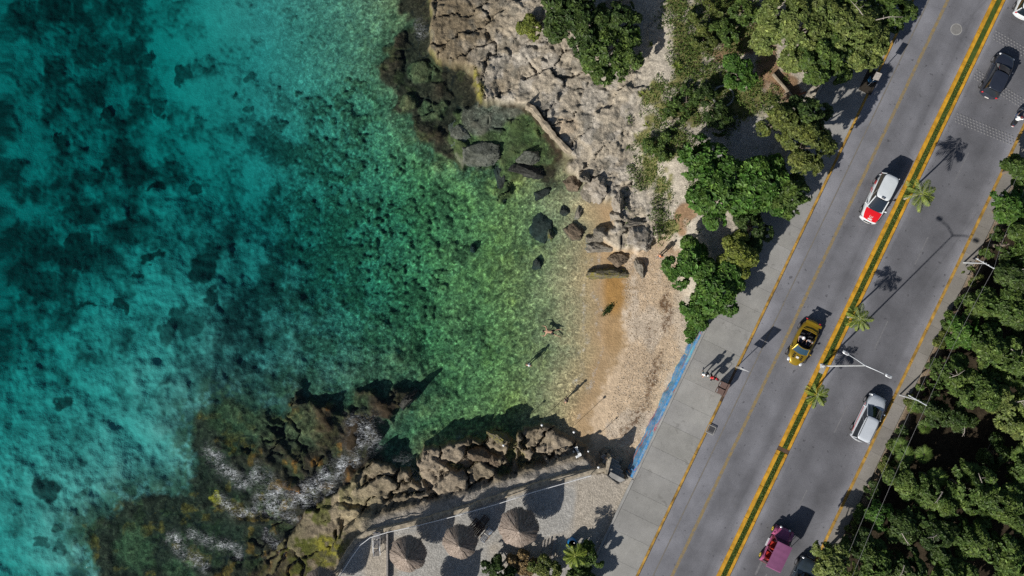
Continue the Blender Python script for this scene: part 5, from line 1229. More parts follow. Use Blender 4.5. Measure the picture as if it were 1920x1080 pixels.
    if hat is None:
        mb = MB(); c = g('hd') + up * .028 - fw * .022; Rm = Matrix((rt, fw, up)).transposed()
        rings = []
        for i in range(7):
            th = -.35 + (PI / 2 + .34) * i / 6; rings.append([c + Rm @ Vector((.102 * hs * math.cos(th) * math.cos(2 * PI * k / 16), .118 * hs * math.cos(th) * math.sin(2 * PI * k / 16), .112 * hs * math.sin(th))) for k in range(16)])
        mb.loft(rings)
        if long_hair: mb.tube([c - fw * .07, c - fw * .11 - up * .12, c - fw * .09 - up * .26], [.07, .075, .03], 10)
        mb.build('hair', M[hair], root, smooth=True)
    else:
        mb = MB(); c = g('hd') + up * .03
        Rm = Matrix((rt, fw, up)).transposed()
        if hat[1] == 'cap': prof_ = [(.108, -.01), (.112, .03), (.095, .08), (.05, .11), (.002, .118)]
        elif hat[1] == 'brim': prof_ = [(.20, .0), (.205, .012), (.115, .02), (.108, .07), (.07, .11), (.002, .118)]
        else: prof_ = [(.10, -.13), (.135, -.08), (.142, 0), (.125, .07), (.075, .12), (.002, .138)]
        mb.loft([[c + Rm @ Vector((r_ * math.cos(2 * PI * k / 18), r_ * math.sin(2 * PI * k / 18), h_)) for k in range(18)] for r_, h_ in prof_])
        if hat[1] == 'cap': mb.add([c + Rm @ Vector(v) for v in ((-.07, .08, .005), (.07, .08, .005), (.06, .19, -.01), (-.06, .19, -.01))], [(0, 1, 2, 3)])
        mb.build('helmet' if hat[1] == 'helmet' else 'hat', M[hat[0]], root, smooth=True)
    mb = MB()
    for s_ in (-1, 1): mb.ball(g('hd') + rt * s_ * .035 + fw * .083 + up * .005, .013, 8, 5)
    mb.build('eyes', M['plastic_black'], root)
    if top:
        mb = MB(); ax = (g('ch') - g('pel')).normalized(); X_ = (g('shr') - g('shl')).normalized(); Y_ = ax.cross(X_); Y_ = Y_.normalized()
        c0, c1, c2 = g('pel') - ax * .04, g('sp'), g('ch')
        rg = []
        for c, a, b in ((c0, .182, .142), (c1, .165, .128), (c2, .195, .140), (c2 + ax * .07, .195, .118), (c2 + ax * .125, .13, .09), (c2 + ax * .14, .075, .065)): rg.append([c + X_ * a * math.cos(2 * PI * k / 20) * hs + Y_ * b * math.sin(2 * PI * k / 20) * hs for k in range(20)])
        mb.loft(rg, cap=False)
        if sleeves:
            for k in ('l', 'r'): mb.tube([g('sh' + k).lerp(g('ch'), .25), g('sh' + k), g('sh' + k).lerp(g('el' + k), .6)], [.085, .08, .066], 10)
        mb.build('shirt', M[top], root, smooth=True)
    mb = MB()
    for k in ('l', 'r'):
        f = .55 if bottom[1] == 'short' else .97
        mb.tube([g('pel').lerp(g('hp' + k), .5), g('hp' + k), g('hp' + k).lerp(g('kn' + k), f)] + ([g('kn' + k).lerp(g('an' + k), .9)] if bottom[1] == 'long' else []), [.14, .112, .085] + ([.062] if bottom[1] == 'long' else []), 12)
    mb.build('trousers' if bottom[1] == 'long' else 'shorts', M[bottom[0]], root, smooth=True)
    if bottom[1] == 'long' or top:
        for k in ('l', 'r'):
            mb = MB(); a_, b_ = g('an' + k), g('to' + k); mb.tube([a_ + (a_ - b_) * .35 + Vector((0, 0, -.03)), a_.lerp(b_, .5) - Vector((0, 0, .01)), b_ + (b_ - a_) * .25], [.05, .05, .04], 8); mb.build('shoe', M['cloth_grey'], root, smooth=True)
    return root
zp = ZR + .13
pA = P(1318, 699.5, zp + .9); pA.z = zp
person('person in a white shirt walking left side of the pair on the promenade', P(1317, 700, zp), heading(.35, .9), 'walk', 'skin', 'cloth_white', ('cloth_teal', 'short'), 'hair')
bagp = P(1323.5, 699, zp); bg_ = thing('shoulder_bag', 'black bag carried beside the person in white', 'bag', (bagp.x, bagp.y, zp + .82), .5)
mb = MB(); mb.box((0, 0, .14), (.16, .34, .30)); mb.build('pouch', M['cloth_black'], bg_, bevel=.05); mb = MB(); mb.tube([(0, -.13, .28), (0, -.08, .55), (0, .08, .55), (0, .13, .28)], .014, 6); mb.build('strap', M['cloth_black'], bg_)
person('person in a red top walking next to the bench-sized brown bin', P(1332.5, 706, zp), heading(.35, .9), 'walk', 'skin', 'cloth_red', ('cloth_black', 'long'), 'hair', long_hair=True)
bagp = P(1341, 709, zp); bg_ = thing('shoulder_bag', 'large maroon bag hanging beside the person in red', 'bag', (bagp.x, bagp.y, zp + .45), .9)
mb = MB(); mb.box((0, 0, .20), (.20, .46, .42)); mb.build('pouch', M['maroon'], bg_, bevel=.06); mb = MB(); mb.tube([(0, -.18, .40), (-.05, -.10, .78), (-.05, .10, .78), (0, .18, .40)], .016, 6); mb.build('strap', M['cloth_black'], bg_)
p = P(1061.5, 749, 0); person('bare-chested person standing in the wet sand at the water edge with a long shadow', (p.x, p.y, hz(p.x, p.y) - .01), heading(-.6, .5), 'stand', 'skin', None, ('cloth_denim', 'short'), 'hair')
p = P(991.5, 684, 0); person('person in a white cap wading waist deep in the green water', (p.x, p.y, max(hz(p.x, p.y), -.95)), heading(.2, .9), 'stand', 'skin', None, ('cloth_denim', 'short'), hat=('cloth_white', 'cap'))
p = P(1031, 622, 0); person('person swimming face down near the shore with head to the sea', (p.x, p.y, .0), heading(-1, .12), 'swim', 'skin', None, ('cloth_black', 'short'), 'hair')
p = P(1237, 480, .9); person('person in an orange top standing by the leaves at the top of the beach', (p.x, p.y, hz(p.x, p.y)), heading(-.3, -.9), 'stand', 'skin', 'cloth_orange', ('cloth_black', 'short'), 'hair', sleeves=False)

# --- gold convertible with two people in it
p = P(1503, 641.5, ZC); L, W_ = 4.15, 1.76
cv = thing('convertible_car', 'gold open-top sports car with two people in it on the left carriageway', 'car', p, heading(-UX, -UY)); gold = M['car_gold']
rings = []
for (ls, ws, z_) in ((.93, .90, .18), (.985, .97, .32), (1.0, 1.0, .48), (.99, .98, .64), (.965, .94, .74), (.94, .90, .78)):
    r_ = sel(L * ls, W_ * ws, z_, 0, 60, 3.2, .24, .16)
    for q in r_:
        if z_ > .6: q.z = z_ - .16 * max(0, (q.y - .75) / (L / 2 - .75)) ** 1.4
    rings.append(r_)
cock = sel(1.55, 1.30, .80, -.38, 60, 6)
for f in (.35, .7, 1.0):
    rr_ = []
    for a, b in zip(rings[5], cock):
        q = a.lerp(b, f); q.z = .78 + .05 * math.sin(f * 1.6) - .16 * max(0, (q.y - .75) / (L / 2 - .75)) ** 1.4; rr_.append(q)
    rings.append(rr_)
mb = MB(); mb.loft(rings + [[Vector((q.x * .99, q.y, .74)) for q in cock]], cap=False); mb.build('body', gold, cv, smooth=True)
mb = MB(); mb.loft([[Vector((q.x, q.y, z_)) for q in cock] for z_ in (.81, .42)] + [[Vector((q.x * .05, -.38 + (q.y + .38) * .05, .40)) for q in cock]], cap=False); mb.build('interior', M['plastic_black'], cv)
mb = MB(); mb.loft([sel(L * .95, W_ * .92, z_, 0, 40, 3.2, .24, .16) for z_ in (.14, .22)]); mb.build('underbody', M['plastic_black'], cv)
for s_ in (-1, 1):
    mb = MB(); mb.box((s_ * .36, -.30, .46), (.48, .5, .14)); mb.box((s_ * .36, -.62, .72), (.46, .14, .60), rx=.22); mb.box((s_ * .36, -.70, 1.04), (.24, .08, .16)); mb.build('seat', M['cloth_black'], cv, bevel=.04)
wf = [Vector((-.70, .92, .78)), Vector((.70, .92, .78)), Vector((.56, .38, 1.20)), Vector((-.56, .38, 1.20))]
mb = MB(); rows = []
for i in range(5):
    rows.append([wf[0].lerp(wf[1], j / 8).lerp(wf[3].lerp(wf[2], j / 8), i / 4) + Vector((0, .13 * (1 - (j / 4 - 1) ** 2), 0)) for j in range(9)])
mb.loft(rows, cap=False, closed=False); wsx = mb.build('windscreen', M['glass_blue'], cv, smooth=True)
mb = MB(); mb.tube([wf[0], wf[3]] + [rows[4][j] for j in range(1, 8)] + [wf[2], wf[1]], .042, 7); mb.build('frame', gold, wsx, smooth=True)
mb = MB(); mb.box((0, -1.72, 1.02), (1.42, .24, .04), rx=-.1); mb.box((-.60, -1.70, .90), (.05, .16, .24)); mb.box((.60, -1.70, .90), (.05, .16, .24)); mb.build('rear_spoiler', gold, cv, bevel=.012)
mb = MB(); mb.tube([(-.62, -1.02, .78), (-.56, -1.05, .98), (0, -1.08, 1.02), (.56, -1.05, .98), (.62, -1.02, .78)], .05, 8); mb.build('roll_bar', gold, cv, smooth=True)
wheels(cv, L, W_, 1.24, -1.16, .32)
for s_ in (-1, 1):
    mb = MB(); mb.ball((s_ * (W_ / 2 + .04), .72, .86), .095, 10, 6, (1, .7, .7)); mb.tube([(s_ * .78, .72, .78), (s_ * .9, .72, .84)], .025, 6); mb.build('wing_mirror', gold, cv, smooth=True)
    mb = MB(); mb.ball((s_ * .56, L * .425, .60), .16, 12, 6, (.85, 1.15, .5)); mb.build('headlight', M['lamp_clear'], cv, smooth=True)
    mb = MB(); mb.ball((s_ * .58, -L * .475, .62), .12, 10, 6, (1.1, .5, .6)); mb.build('tail_light', M['lamp_red'], cv, smooth=True)
    mb = MB()
    for k in range(3): mb.box((s_ * .34, 1.18 + k * .15, .80 - k * .018), (.20, .07, .03), rx=-.1)
    mb.build('bonnet_vent', M['plastic_black'], cv)
mb = MB(); mb.box((0, 1.38, .805), (.24, .16, .02), rx=-.12); mb.build('bonnet_plate', M['plate'], cv)
Mx = Matrix.Rotation(heading(-UX, -UY), 3, 'Z')
for x, lb, tp, ht in ((.36, 'person in a white cap driving the gold open-top car', 'cloth_grey', ('cloth_white', 'cap')), (-.36, 'person in dark clothes sitting as passenger in the gold open-top car', 'cloth_grey', None)):
    w = Mx @ Vector((x, -.36, 0)); person(lb, (p.x + w.x, p.y + w.y, ZR + .10), heading(-UX, -UY), 'sit', 'skin', tp, ('cloth_denim', 'long'), 'hair', hs=.97, hat=ht)

# --- scooter and rider
p = P(1902, 220, ZC); scp = thing('scooter', 'dark motor scooter ridden up the right carriageway by the top right border', 'scooter', p, heading(UX, UY))
for y in (.62, -.60):
    mb = MB(); mb.lathe([(.13, -.05), (.23, -.055), (.25, 0), (.23, .055), (.13, .05)], (0, y, .25), 18, 'X'); w_ = mb.build('wheel', M['rubber'], scp, smooth=True); mb = MB(); mb.lathe([(.13, -.04), (.13, .04)], (0, y, .25), 14, 'X'); mb.build('rim', M['chrome'], w_)
mb = MB(); mb.loft([[Vector((w * math.cos(2 * PI * k / 12), y, z_ + h * math.sin(2 * PI * k / 12))) for k in range(12)] for y, w, z_, h in ((-.92, .06, .62, .06), (-.80, .14, .60, .14), (-.4, .17, .55, .18), (-.05, .16, .48, .17), (.15, .13, .33, .07), (.42, .14, .36, .10), (.52, .17, .55, .22), (.60, .14, .78, .16), (.68, .06, .86, .05))]); mb.build('body', M['car_dark'], scp, smooth=True)
mb = MB(); mb.box((0, -.40, .75), (.28, .72, .09)); mb.build('seat', M['cloth_black'], scp, bevel=.035)
mb = MB(); mb.tube([(-.36, .40, 1.02), (-.15, .50, .98), (.15, .50, .98), (.36, .40, 1.02)], .02, 8); mb.tube([(0, .5, .97), (0, .60, .5), (0, .62, .25)], .028, 8); mb.build('handlebar', M['chrome'], scp, smooth=True)
mb = MB(); mb.ball((0, .66, .80), .09, 12, 6); mb.build('headlight', M['lamp_clear'], scp, smooth=True)
mb = MB(); mb.box((0, -.93, .60), (.14, .05, .07)); mb.build('tail_light', M['lamp_red'], scp, bevel=.015); mb = MB(); mb.box((0, -.96, .48), (.18, .02, .12)); mb.build('number_plate', M['plate'], scp)
for s_ in (-1, 1):
    mb = MB(); mb.tube([(s_ * .28, .44, 1.0), (s_ * .34, .46, 1.18)], .01, 5); mb.ball((s_ * .35, .46, 1.2), .06, 8, 5, (1, .4, .8)); mb.build('mirror', M['plastic_black'], scp, smooth=True)
Mx = Matrix.Rotation(heading(UX, UY), 3, 'Z'); w = Mx @ Vector((0, -.32, 0))
person('rider in a white shirt and dark red helmet on the motor scooter', (p.x + w.x, p.y + w.y, ZR + .36), heading(UX, UY), 'ride', 'skin', 'cloth_white', ('cloth_denim', 'long'), hat=('helmet_red', 'helmet'))
bp = Mx @ Vector((.26, -.10, 0)); b_ = thing('day_pack', 'bright blue bag held at the right side of the scooter rider', 'bag', (p.x + bp.x, p.y + bp.y, ZR + .98), heading(UX, UY))
mb = MB(); mb.box((0, 0, .12), (.18, .30, .30)); mb.build('pouch', M['blue_plastic'], b_, bevel=.05); mb = MB(); mb.tube([(-.05, .1, .26), (-.1, 0, .36), (-.05, -.1, .26)], .014, 6); mb.build('strap', M['cloth_black'], b_)

# --- pink open buggy with canvas top
p = P(1453, 1020, ZC); bgy = thing('open_buggy', 'open pink buggy with a flat pink canvas roof and yellow wheels', 'buggy', p, heading(UX, UY)); BL, BW = 3.6, 1.62
mb = MB(); mb.box((0, -.10, .46), (1.36, 3.0, .14)); mb.build('floor', M['maroon'], bgy, bevel=.02)
rg = [[Vector((x, y, z_)) for x, z_ in ((-w, .42), (w, .42), (w, h), (w * .8, h + .06), (-w * .8, h + .06), (-w, h))] for y, w, h in ((.72, .66, .86), (1.1, .60, .84), (1.5, .52, .78), (1.66, .46, .66))]
mb = MB(); mb.loft(rg); mb.build('bonnet', M['pinkpaint'], bgy, bevel=.02)
for s_ in (-1, 1):
    mb = MB(); rr_ = []
    for i in range(9):
        a = PI * i / 8; rr_.append([Vector((s_ * .60, 1.16 + .44 * math.cos(a), .42 + .40 * math.sin(a))), Vector((s_ * .86, 1.16 + .44 * math.cos(a), .42 + .40 * math.sin(a)))])
    mb.loft(rr_, cap=False, closed=False); mb.build('mudguard', M['pinkpaint'], bgy, smooth=True)
    mb = MB(); rr_ = []
    for i in range(9):
        a = PI * i / 8; rr_.append([Vector((s_ * .60, -1.30 + .42 * math.cos(a), .42 + .42 * math.sin(a))), Vector((s_ * .86, -1.30 + .42 * math.cos(a), .42 + .42 * math.sin(a)))])
    mb.loft(rr_, cap=False, closed=False); mb.build('mudguard', M['pinkpaint'], bgy, smooth=True)
    mb = MB(); mb.box((s_ * .70, -.1, .52), (.10, 1.5, .16)); mb.box((s_ * .72, -.75, .70), (.06, .9, .30)); mb.build('side_panel', M['pinkpaint'], bgy, bevel=.02)
    mb = MB(); mb.ball((s_ * .40, 1.62, .72), .11, 12, 6); mb.build('headlight', M['lamp_clear'], bgy, smooth=True)
    mb = MB(); mb.box((s_ * .80, -.05, .45), (.20, .70, .03)); mb.build('step_plate', M['steel'], bgy)
    mb = MB(); mb.ball((s_ * .88, .62, 1.05), .08, 8, 5, (.9, .5, 1)); mb.tube([(s_ * .66, .66, .92), (s_ * .86, .62, 1.03)], .015, 6); mb.build('wing_mirror', M['plastic_black'], bgy, smooth=True)
    for y in (1.16, -1.30):
        mb = MB(); mb.lathe([(.17, -.09), (.29, -.10), (.32, -.05), (.32, .05), (.29, .10), (.17, .09)], (s_ * .76, y, .32), 20, 'X'); wh = mb.build('wheel', M['rubber'], bgy, smooth=True)
        mb = MB(); mb.lathe([(.20, -.10), (.19, .085), (.20, .10)] if s_ > 0 else [(.20, .10), (.19, -.085), (.20, -.10)], (s_ * .775, y, .32), 14, 'X'); 
        for k in range(6): mb.box((s_ * .885, y + .13 * math.cos(k * PI / 3), .32 + .13 * math.sin(k * PI / 3)), (.03, .07, .07), rx=k * PI / 3)
        mb.build('rim', M['gold_wheel'], wh)
mb = MB()
for s_ in (-1, 1): mb.tube([(s_ * .62, .72, .86), (s_ * .60, .44, 2.22), (s_ * .60, -1.5, 2.22), (s_ * .64, -1.62, .6)], .028, 7); mb.tube([(s_ * .60, -.5, 2.22), (s_ * .64, -.5, .6)], .025, 7)
mb.tube([(-.60, .44, 2.22), (.60, .44, 2.22)], .028, 7); mb.build('roof_frame', M['pinkpaint'], bgy, smooth=True)
mb = MB(); rr_ = []
for i in range(13):
    y = .60 - 2.24 * i / 12; rr_.append([Vector((-.66, y, 2.22)), Vector((-.645, y, 2.275))] + [Vector((g * .66, y, 2.28 + .045 * (1 - g * g) + .008 * math.sin(i * 2.1))) for g in (-.7, -.35, 0, .35, .7)] + [Vector((.645, y, 2.275)), Vector((.66, y, 2.22))])
rr_.append([q + Vector((0, -.10, -.20)) for q in rr_[-1]])
mb.loft(rr_, cap=False, closed=False); mb.build('canvas_roof', M['magenta'], bgy, smooth=True)
mb = MB(); mb.quad((-.60, .74, .88), (.60, .74, .88), (.58, .48, 2.12), (-.58, .48, 2.12)); wsx = mb.build('windscreen', M['glass'], bgy)
mb = MB(); mb.tube([(-.60, .74, .88), (-.58, .48, 2.12)], .025, 6); mb.tube([(.60, .74, .88), (.58, .48, 2.12)], .025, 6); mb.tube([(-.6, .74, .89), (.6, .74, .89)], .025, 6); mb.build('frame', M['pinkpaint'], wsx)
for (x, y, w) in ((-.34, .0, .50), (.34, .0, .50), (0, -.95, 1.15)):
    mb = MB(); mb.box((x, y, .66), (w, .50, .18)); mb.box((x, y - .28, .92), (w, .14, .48), rx=.15); mb.build('seat', M['redseat'], bgy, bevel=.05)
mb = MB(); n_ = 18; mb.loft([[Vector((-.34 + (.17 + .018 * math.cos(b)) * math.cos(2 * PI * k / n_), .36, 1.0 + (.17 + .018 * math.cos(b)) * math.sin(2 * PI * k / n_))) + Vector((0, .018 * math.sin(b), 0)) for k in range(n_)] for b in (0, PI / 2, PI, 1.5 * PI, 2 * PI)], cap=False); mb.build('steering_wheel', M['plastic_black'], bgy)
mb = MB(); mb.tube([(-.66, -1.72, .42), (.66, -1.72, .42)], .03, 7); mb.tube([(-.66, -1.74, .66), (.66, -1.74, .66)], .03, 7)
for x in (-.66, -.2, .2, .66): mb.tube([(x, -1.55, .44), (x, -1.74, .66)], .025, 6)
mb.build('rear_rack', M['brown_metal'], bgy, smooth=True)
mb = MB(); mb.box((0, -1.78, .5), (.34, .02, .14)); mb.build('number_plate', M['plate'], bgy)

# ------------------------------------------------------------------ street furniture
# double-arm street lamp in the median
b = P(1541.5, 686, ZR + .16); hL = 9.6; tpt = P(1623, 685.5, ZR + hL)
lampo = thing('street_lamp', 'tall white street lamp with two arms standing in the median', 'street lamp', b, 0)
tv = tpt - b
mb = MB(); mb.tube([(0, 0, 0), tv * .5, tv], [.085, .062, .045], 12); mb.build('pole', M['steel'], lampo, smooth=True)
mb = MB(); mb.box((0, 0, .02), (.36, .36, .04)); 
for sx_ in (-1, 1):
    for sy_ in (-1, 1): mb.lathe([(.025, .04), (.025, .09), (.001, .095)], (sx_ * .13, sy_ * .13, 0), 8)
mb.build('base_plate', M['steel'], lampo)
for (qx, qy) in ((1588, 663), (1664, 704)):
    e = P(qx, qy, ZR + hL + .35) - b; d = (e - tv).normalized()
    mb = MB(); mb.tube([tv - Vector((0, 0, .05)), tv.lerp(e, .5) + Vector((0, 0, .08)), e - d * .25], [.042, .034, .028], 10); ar = mb.build('arm', M['steel'], lampo, smooth=True)
    mb = MB(); rz = math.atan2(d.y, d.x); c = e + d * .08
    Rz = Matrix.Rotation(rz, 3, 'Z')
    mb.loft([[c + Rz @ Vector((x * f, y * f, zz)) for x, y in ((-.26, -.07), (-.15, -.12), (.15, -.13), (.28, -.08), (.28, .08), (.15, .13), (-.15, .12), (-.26, .07))] for f, zz in ((.86, -.06), (1.0, -.03), (1.0, .03), (.72, .075))]); hd_ = mb.build('lamp_head', M['steel'], ar, smooth=False)
    mb = MB(); mb.box(tuple(c + Vector((0, 0, .082))), (.24, .15, .012), rz=rz); mb.build('top_cover', M['cloth_grey'], hd_)
# wire poles with cross arms, and the cables between them
GW = 'utility poles along the sidewalk'
ptop = []
for (bx, by, tx_, ty_, hh_, lb) in ((1686, 740, 1722, 751, 4.1, 'lowest wire pole, leaning over the fan palms at the sidewalk'), (1806, 492, 1849, 494, 4.3, 'middle wire pole with a white cross arm at the sidewalk'), (1862, 378, 1896, 375, 3.6, 'highest wire pole, half hidden in leaves near the right border')):
    b = P(bx, by, ZR); tp = P(tx_, ty_, ZR + hh_); o = thing('utility_pole', lb, 'utility pole', b, 0, GW); v = tp - b
    mb = MB(); mb.tube([(0, 0, -.2), v * .5, v], [.075, .06, .05], 10); mb.build('pole', M['steel'], o, smooth=True)
    ax = Vector((.87, -.49, 0)); mb = MB(); mb.tube([v - ax * .85 - Vector((0, 0, .18)), v + ax * .85 - Vector((0, 0, .18))], .04, 8); ca_ = mb.build('cross_arm', M['steel'], o)
    for k in (-.75, -.25, .25, .75):
        mb = MB(); mb.lathe([(.035, -.12), (.05, -.08), (.03, -.04), (.05, 0), (.02, .04)], tuple(v + ax * k), 10); mb.build('insulator', M['steel'], ca_)
    ptop.append((tp, ax))
ends = [(P(1540, 1180, ZR + 4.1), ptop[0][1])] + ptop + [(P(1960, 232, ZR + 3.6), ptop[0][1])]
for i in range(len(ends) - 1):
    for k, nm_ in ((-.25, 'inner'), (.75, 'outer')):
        a = ends[i][0] + ends[i][1] * k; c = ends[i + 1][0] + ends[i + 1][1] * k; L_ = (c - a).length; pts = [a.lerp(c, j / 14) - Vector((0, 0, .35 * 4 * (j / 14) * (1 - j / 14))) for j in range(15)]
        o = None; mb = MB(); mb.tube([q - a for q in pts], .011, 6); o = mb.build('overhead_cable', M['wire'], None, smooth=True); o.location = a
        span = ('bottom edge and the lowest wire pole', 'lowest and the middle wire pole', 'middle and the highest wire pole', 'highest wire pole and the right border')[i]
        tag(o, '%s dark overhead cable strung between the %s' % (nm_, span), 'cable')
# two-board road sign by the bin
b = P(1381, 689, ZR + .13); o = thing('road_sign', 'white road sign with two boards on a thin post near the brown bin', 'sign', b, ROADROT)
hS = 2.9
mb = MB(); mb.tube([(0, 0, -.05), (0, 0, hS)], .035, 10); mb.build('post', M['steel'], o, smooth=True)
mb = MB(); mb.box((0, .045, hS - .45), (.78, .02, 1.0)); mb.build('sign_board', M['white_paint'], o, bevel=.006); mb = MB(); mb.box((0, .045, hS - 1.22), (.78, .02, .42)); mb.build('sign_board', M['white_paint'], o, bevel=.006)
# tilted grey board on a post by the blue bin
b = P(1628, 160, ZR + .13); o = thing('tilted_board', 'pale grey tilted board on a thin post above the blue bin', 'sign', b, ROADROT); tp = P(1645, 143, ZR + 2.7) - b
Rz = Matrix.Rotation(-ROADROT, 3, 'Z'); tp = Rz @ tp
mb = MB(); mb.tube([(0, 0, -.05), tp * .5, tp], .035, 10); mb.build('post', M['steel'], o, smooth=True)
mb = MB(); mb.box(tuple(tp + Vector((0, 0, .02))), (.50, .66, .025), rx=math.radians(38), rz=.12); bd = mb.build('board', M['wood_grey'], o, bevel=.008)
for k in (-.25, .25):
    mb = MB(); mb.box(tuple(tp + Vector((0, 0, -.02)) + Vector((k * .7, 0, 0))), (.04, .56, .03), rx=math.radians(38), rz=.12); mb.build('batten', M['steel'], bd)
# blue bin beside it
b = P(1632, 150, ZR + .13); o = thing('litter_bin', 'blue round bin with a black bag in the square planting hole', 'bin', b, ROADROT)
mb = MB(); mb.lathe([(.24, 0), (.27, .1), (.30, .80), (.32, .82), (.32, .86), (.28, .86), (.26, .3), (.001, .28)], n=22); mb.build('drum', M['skyblue_plastic'], o, smooth=True)
mb = MB(); mb.lathe([(.285, .80), (.31, .90), (.24, .93), (.16, .84), (.001, .82)], (0, .03, 0), 18); mb.build('bag', M['plastic_black'], o, smooth=True)
mb = MB(); c_ = RL(1630, 153); mb.box((c_[0], c_[1], .14), (1.15, 2.1, .012)); so = roadobj(mb, 'planting_hole', simple('dark_soil', (.035, .028, .02), .95, var=.4), ZR); tag(so, kind='structure')
# brown double litter bin at the kerb
b = P(1352, 727, ZR + .13); o = thing('litter_bin', 'brown metal double litter bin standing at the kerb beside the walkers', 'bin', b, ROADROT)
for y, lab in ((.29, 0), (-.29, 0)):
    mb = MB(); mb.loft([[Vector((x * f - .10, y + yy * f, zz)) for x, yy in ((-.26, -.25), (.26, -.25), (.26, .25), (-.26, .25))] for f, zz in ((.92, .08), (1.0, .15), (1.0, .98), (.97, 1.02))]); bx_ = mb.build('bin_box', M['brown_metal'], o, bevel=.02)
    mb = MB(); mb.box((-.10, y, 1.04), (.50, .48, .035)); mb.build('lid', M['brown_metal'], bx_, bevel=.012)
    mb = MB(); n_ = 14; mb.tube([(-.37, y - .16, .80), (-.42, y - .10, .93), (-.42, y + .10, .93), (-.37, y + .16, .80)], .02, 6); mb.build('hoop', M['steel'], bx_)
mb = MB(); mb.box((.27, 0, .62), (.14, 1.14, 1.0)); mb.build('back_panel', M['brown_metal'], o, bevel=.015)
mb = MB()
for x in (-.3, .1):
    for y in (-.5, .5): mb.box((x, y, .05), (.05, .05, .12))
mb.build('feet', M['steel'], o)

# ------------------------------------------------------------------ terrace: thatched umbrellas, chairs, planks
t = NT('thatch'); co = t.coord('Object'); at = t.n('ShaderNodeAttribute', attribute_name='tint'); spx = t.n('ShaderNodeSeparateColor'); t.l(at.outputs['Color'], spx.inputs[0])
c = t.ramp(spx.outputs[0], [(0, (.17, .135, .11)), (.5, (.27, .22, .185)), (1, (.38, .32, .275))]); c = t.mix(1.0, c, t.ramp(t.noise(co, 5, 3.0), [(.3, .8), (.7, 1.15)]), 'MULTIPLY'); t.bsdf(c, .95, 0, None, .1); M['thatch'] = t.m
def palapa(px_, py_, rpx, label, seed, zg=2.3):
    r = random.Random(seed); c = P(px_, py_, 4.4); R = rpx / sc_at(4.4); root = thing('thatched_umbrella', label, 'beach umbrella', (c.x, c.y, zg), 0, 'thatched umbrellas on the terrace')
    za, ze = 3.45, 1.95
    mb = MB(); mb.tube([(0, 0, -.2), (.02, 0, 1.4), (0, 0, za - .1)], [.09, .08, .07], 10); mb.build('pole', M['wood_dark'], root, smooth=True)
    mb = MB(); n_ = 32; rg = []
    side_ = [R * (1 + .035 * math.cos(8 * 2 * PI * k / n_) + r.uniform(-.03, .03)) for k in range(n_)]
    for f, dz in ((.03, 0), (.35, -.03), (.7, -.02), (1.0, 0), (.97, -.12), (.3, -.10)): rg.append([Vector((math.cos(2 * PI * k / n_) * side_[k] * f, math.sin(2 * PI * k / n_) * side_[k] * f, za + (ze - za) * min(f, 1) + dz)) for k in range(n_)])
    mb.loft(rg)
    rf = mb.build('roof', M['thatch'], root, smooth=True)
    a = rf.data.attributes.new('tint', 'FLOAT_COLOR', 'POINT'); a.data.foreach_set('color', np.tile([.25, 0, 0, 1], len(rf.data.vertices)).astype(np.float32))
    V = []; T = []
    for q in range(2600):
        a = r.uniform(0, 2 * PI); f = math.sqrt(r.uniform(.004, 1)); L_ = R * r.uniform(.16, .30); f2 = f + L_ / R
        k = int(a / (2 * PI) * n_) % n_; rr_ = side_[k]; lift = r.uniform(.005, .03); a += r.gauss(0, .03)
        def pt(ff, da): 
            zz = za + (ze - za) * ff if ff < 1 else ze - (ff - 1) * R * 1.1
            return Vector((math.cos(a + da) * rr_ * min(ff, 1.06), math.sin(a + da) * rr_ * min(ff, 1.06), zz))
        f2 = min(f2, 1.10); w = .018 / max(f, .15) / R; up_ = Vector((0, 0, lift))
        V += [pt(f, -w) + up_, pt(f, w) + up_, pt(f2, w * .5 * f / f2) + up_ * .7, pt(f2, -w * .5 * f / f2) + up_ * .7]; T += [(r.random(), 0, 0, 1)] * 4
    np_mesh('straw_layer', [tuple(v) for v in V], np.arange(len(V)).reshape(-1, 4), M['thatch'], rf, {'tint': T})
    mb = MB(); mb.lathe([(.13, za - .10), (.12, za + .04), (.07, za + .10), (.001, za + .12)], n=12); cp = mb.build('ridge_cap', M['thatch'], rf, smooth=True)
    a = cp.data.attributes.new('tint', 'FLOAT_COLOR', 'POINT'); a.data.foreach_set('color', np.tile([.9, 0, 0, 1], len(cp.data.vertices)).astype(np.float32))
palapa(765, 1040, 33, 'thatched umbrella nearest the divider wall and white chairs', 1); palapa(863, 1017, 31, 'middle thatched umbrella beside the dark wooden chairs', 2); palapa(973, 990, 35.5, 'largest thatched umbrella closest to the promenade', 3)
palapa(602, 1100, 33, 'thatched umbrella cut off by the bottom edge at the left end', 4); palapa(812, 1128, 34, 'thatched umbrella below the picture edge', 5)
def lounger(px_, py_, rz, m, fab, label, name='deck_chair', s_=1.0):
    p = P(px_, py_, 2.35); o = thing(name, label, 'chair', (p.x, p.y, 2.3), rz)
    for x in (-.28, .28):
        mb = MB(); mb.box((x, 0, .34), (.05, 1.25, .05)); mb.build('side_rail', m, o, bevel=.008)
        for y in (-.5, .5): 
            mb = MB(); mb.box((x, y, .16), (.045, .045, .33)); mb.build('leg', m, o)
        mb = MB(); mb.box((x, -.05, .55), (.06, .6, .035)); mb.box((x, .18, .45), (.04, .04, .2)); mb.build('armrest', m, o)
    mb = MB()
    for k in range(6): mb.box((0, .10 + k * .10, .37), (.54, .06, .025))
    mb.build('seat', fab, o)
    mb = MB()
    for k in range(6): mb.box((0, -.08 - k * .09, .42 + k * .075), (.54, .06, .025), rx=-.7)
    mb.build('backrest', fab, o); return o
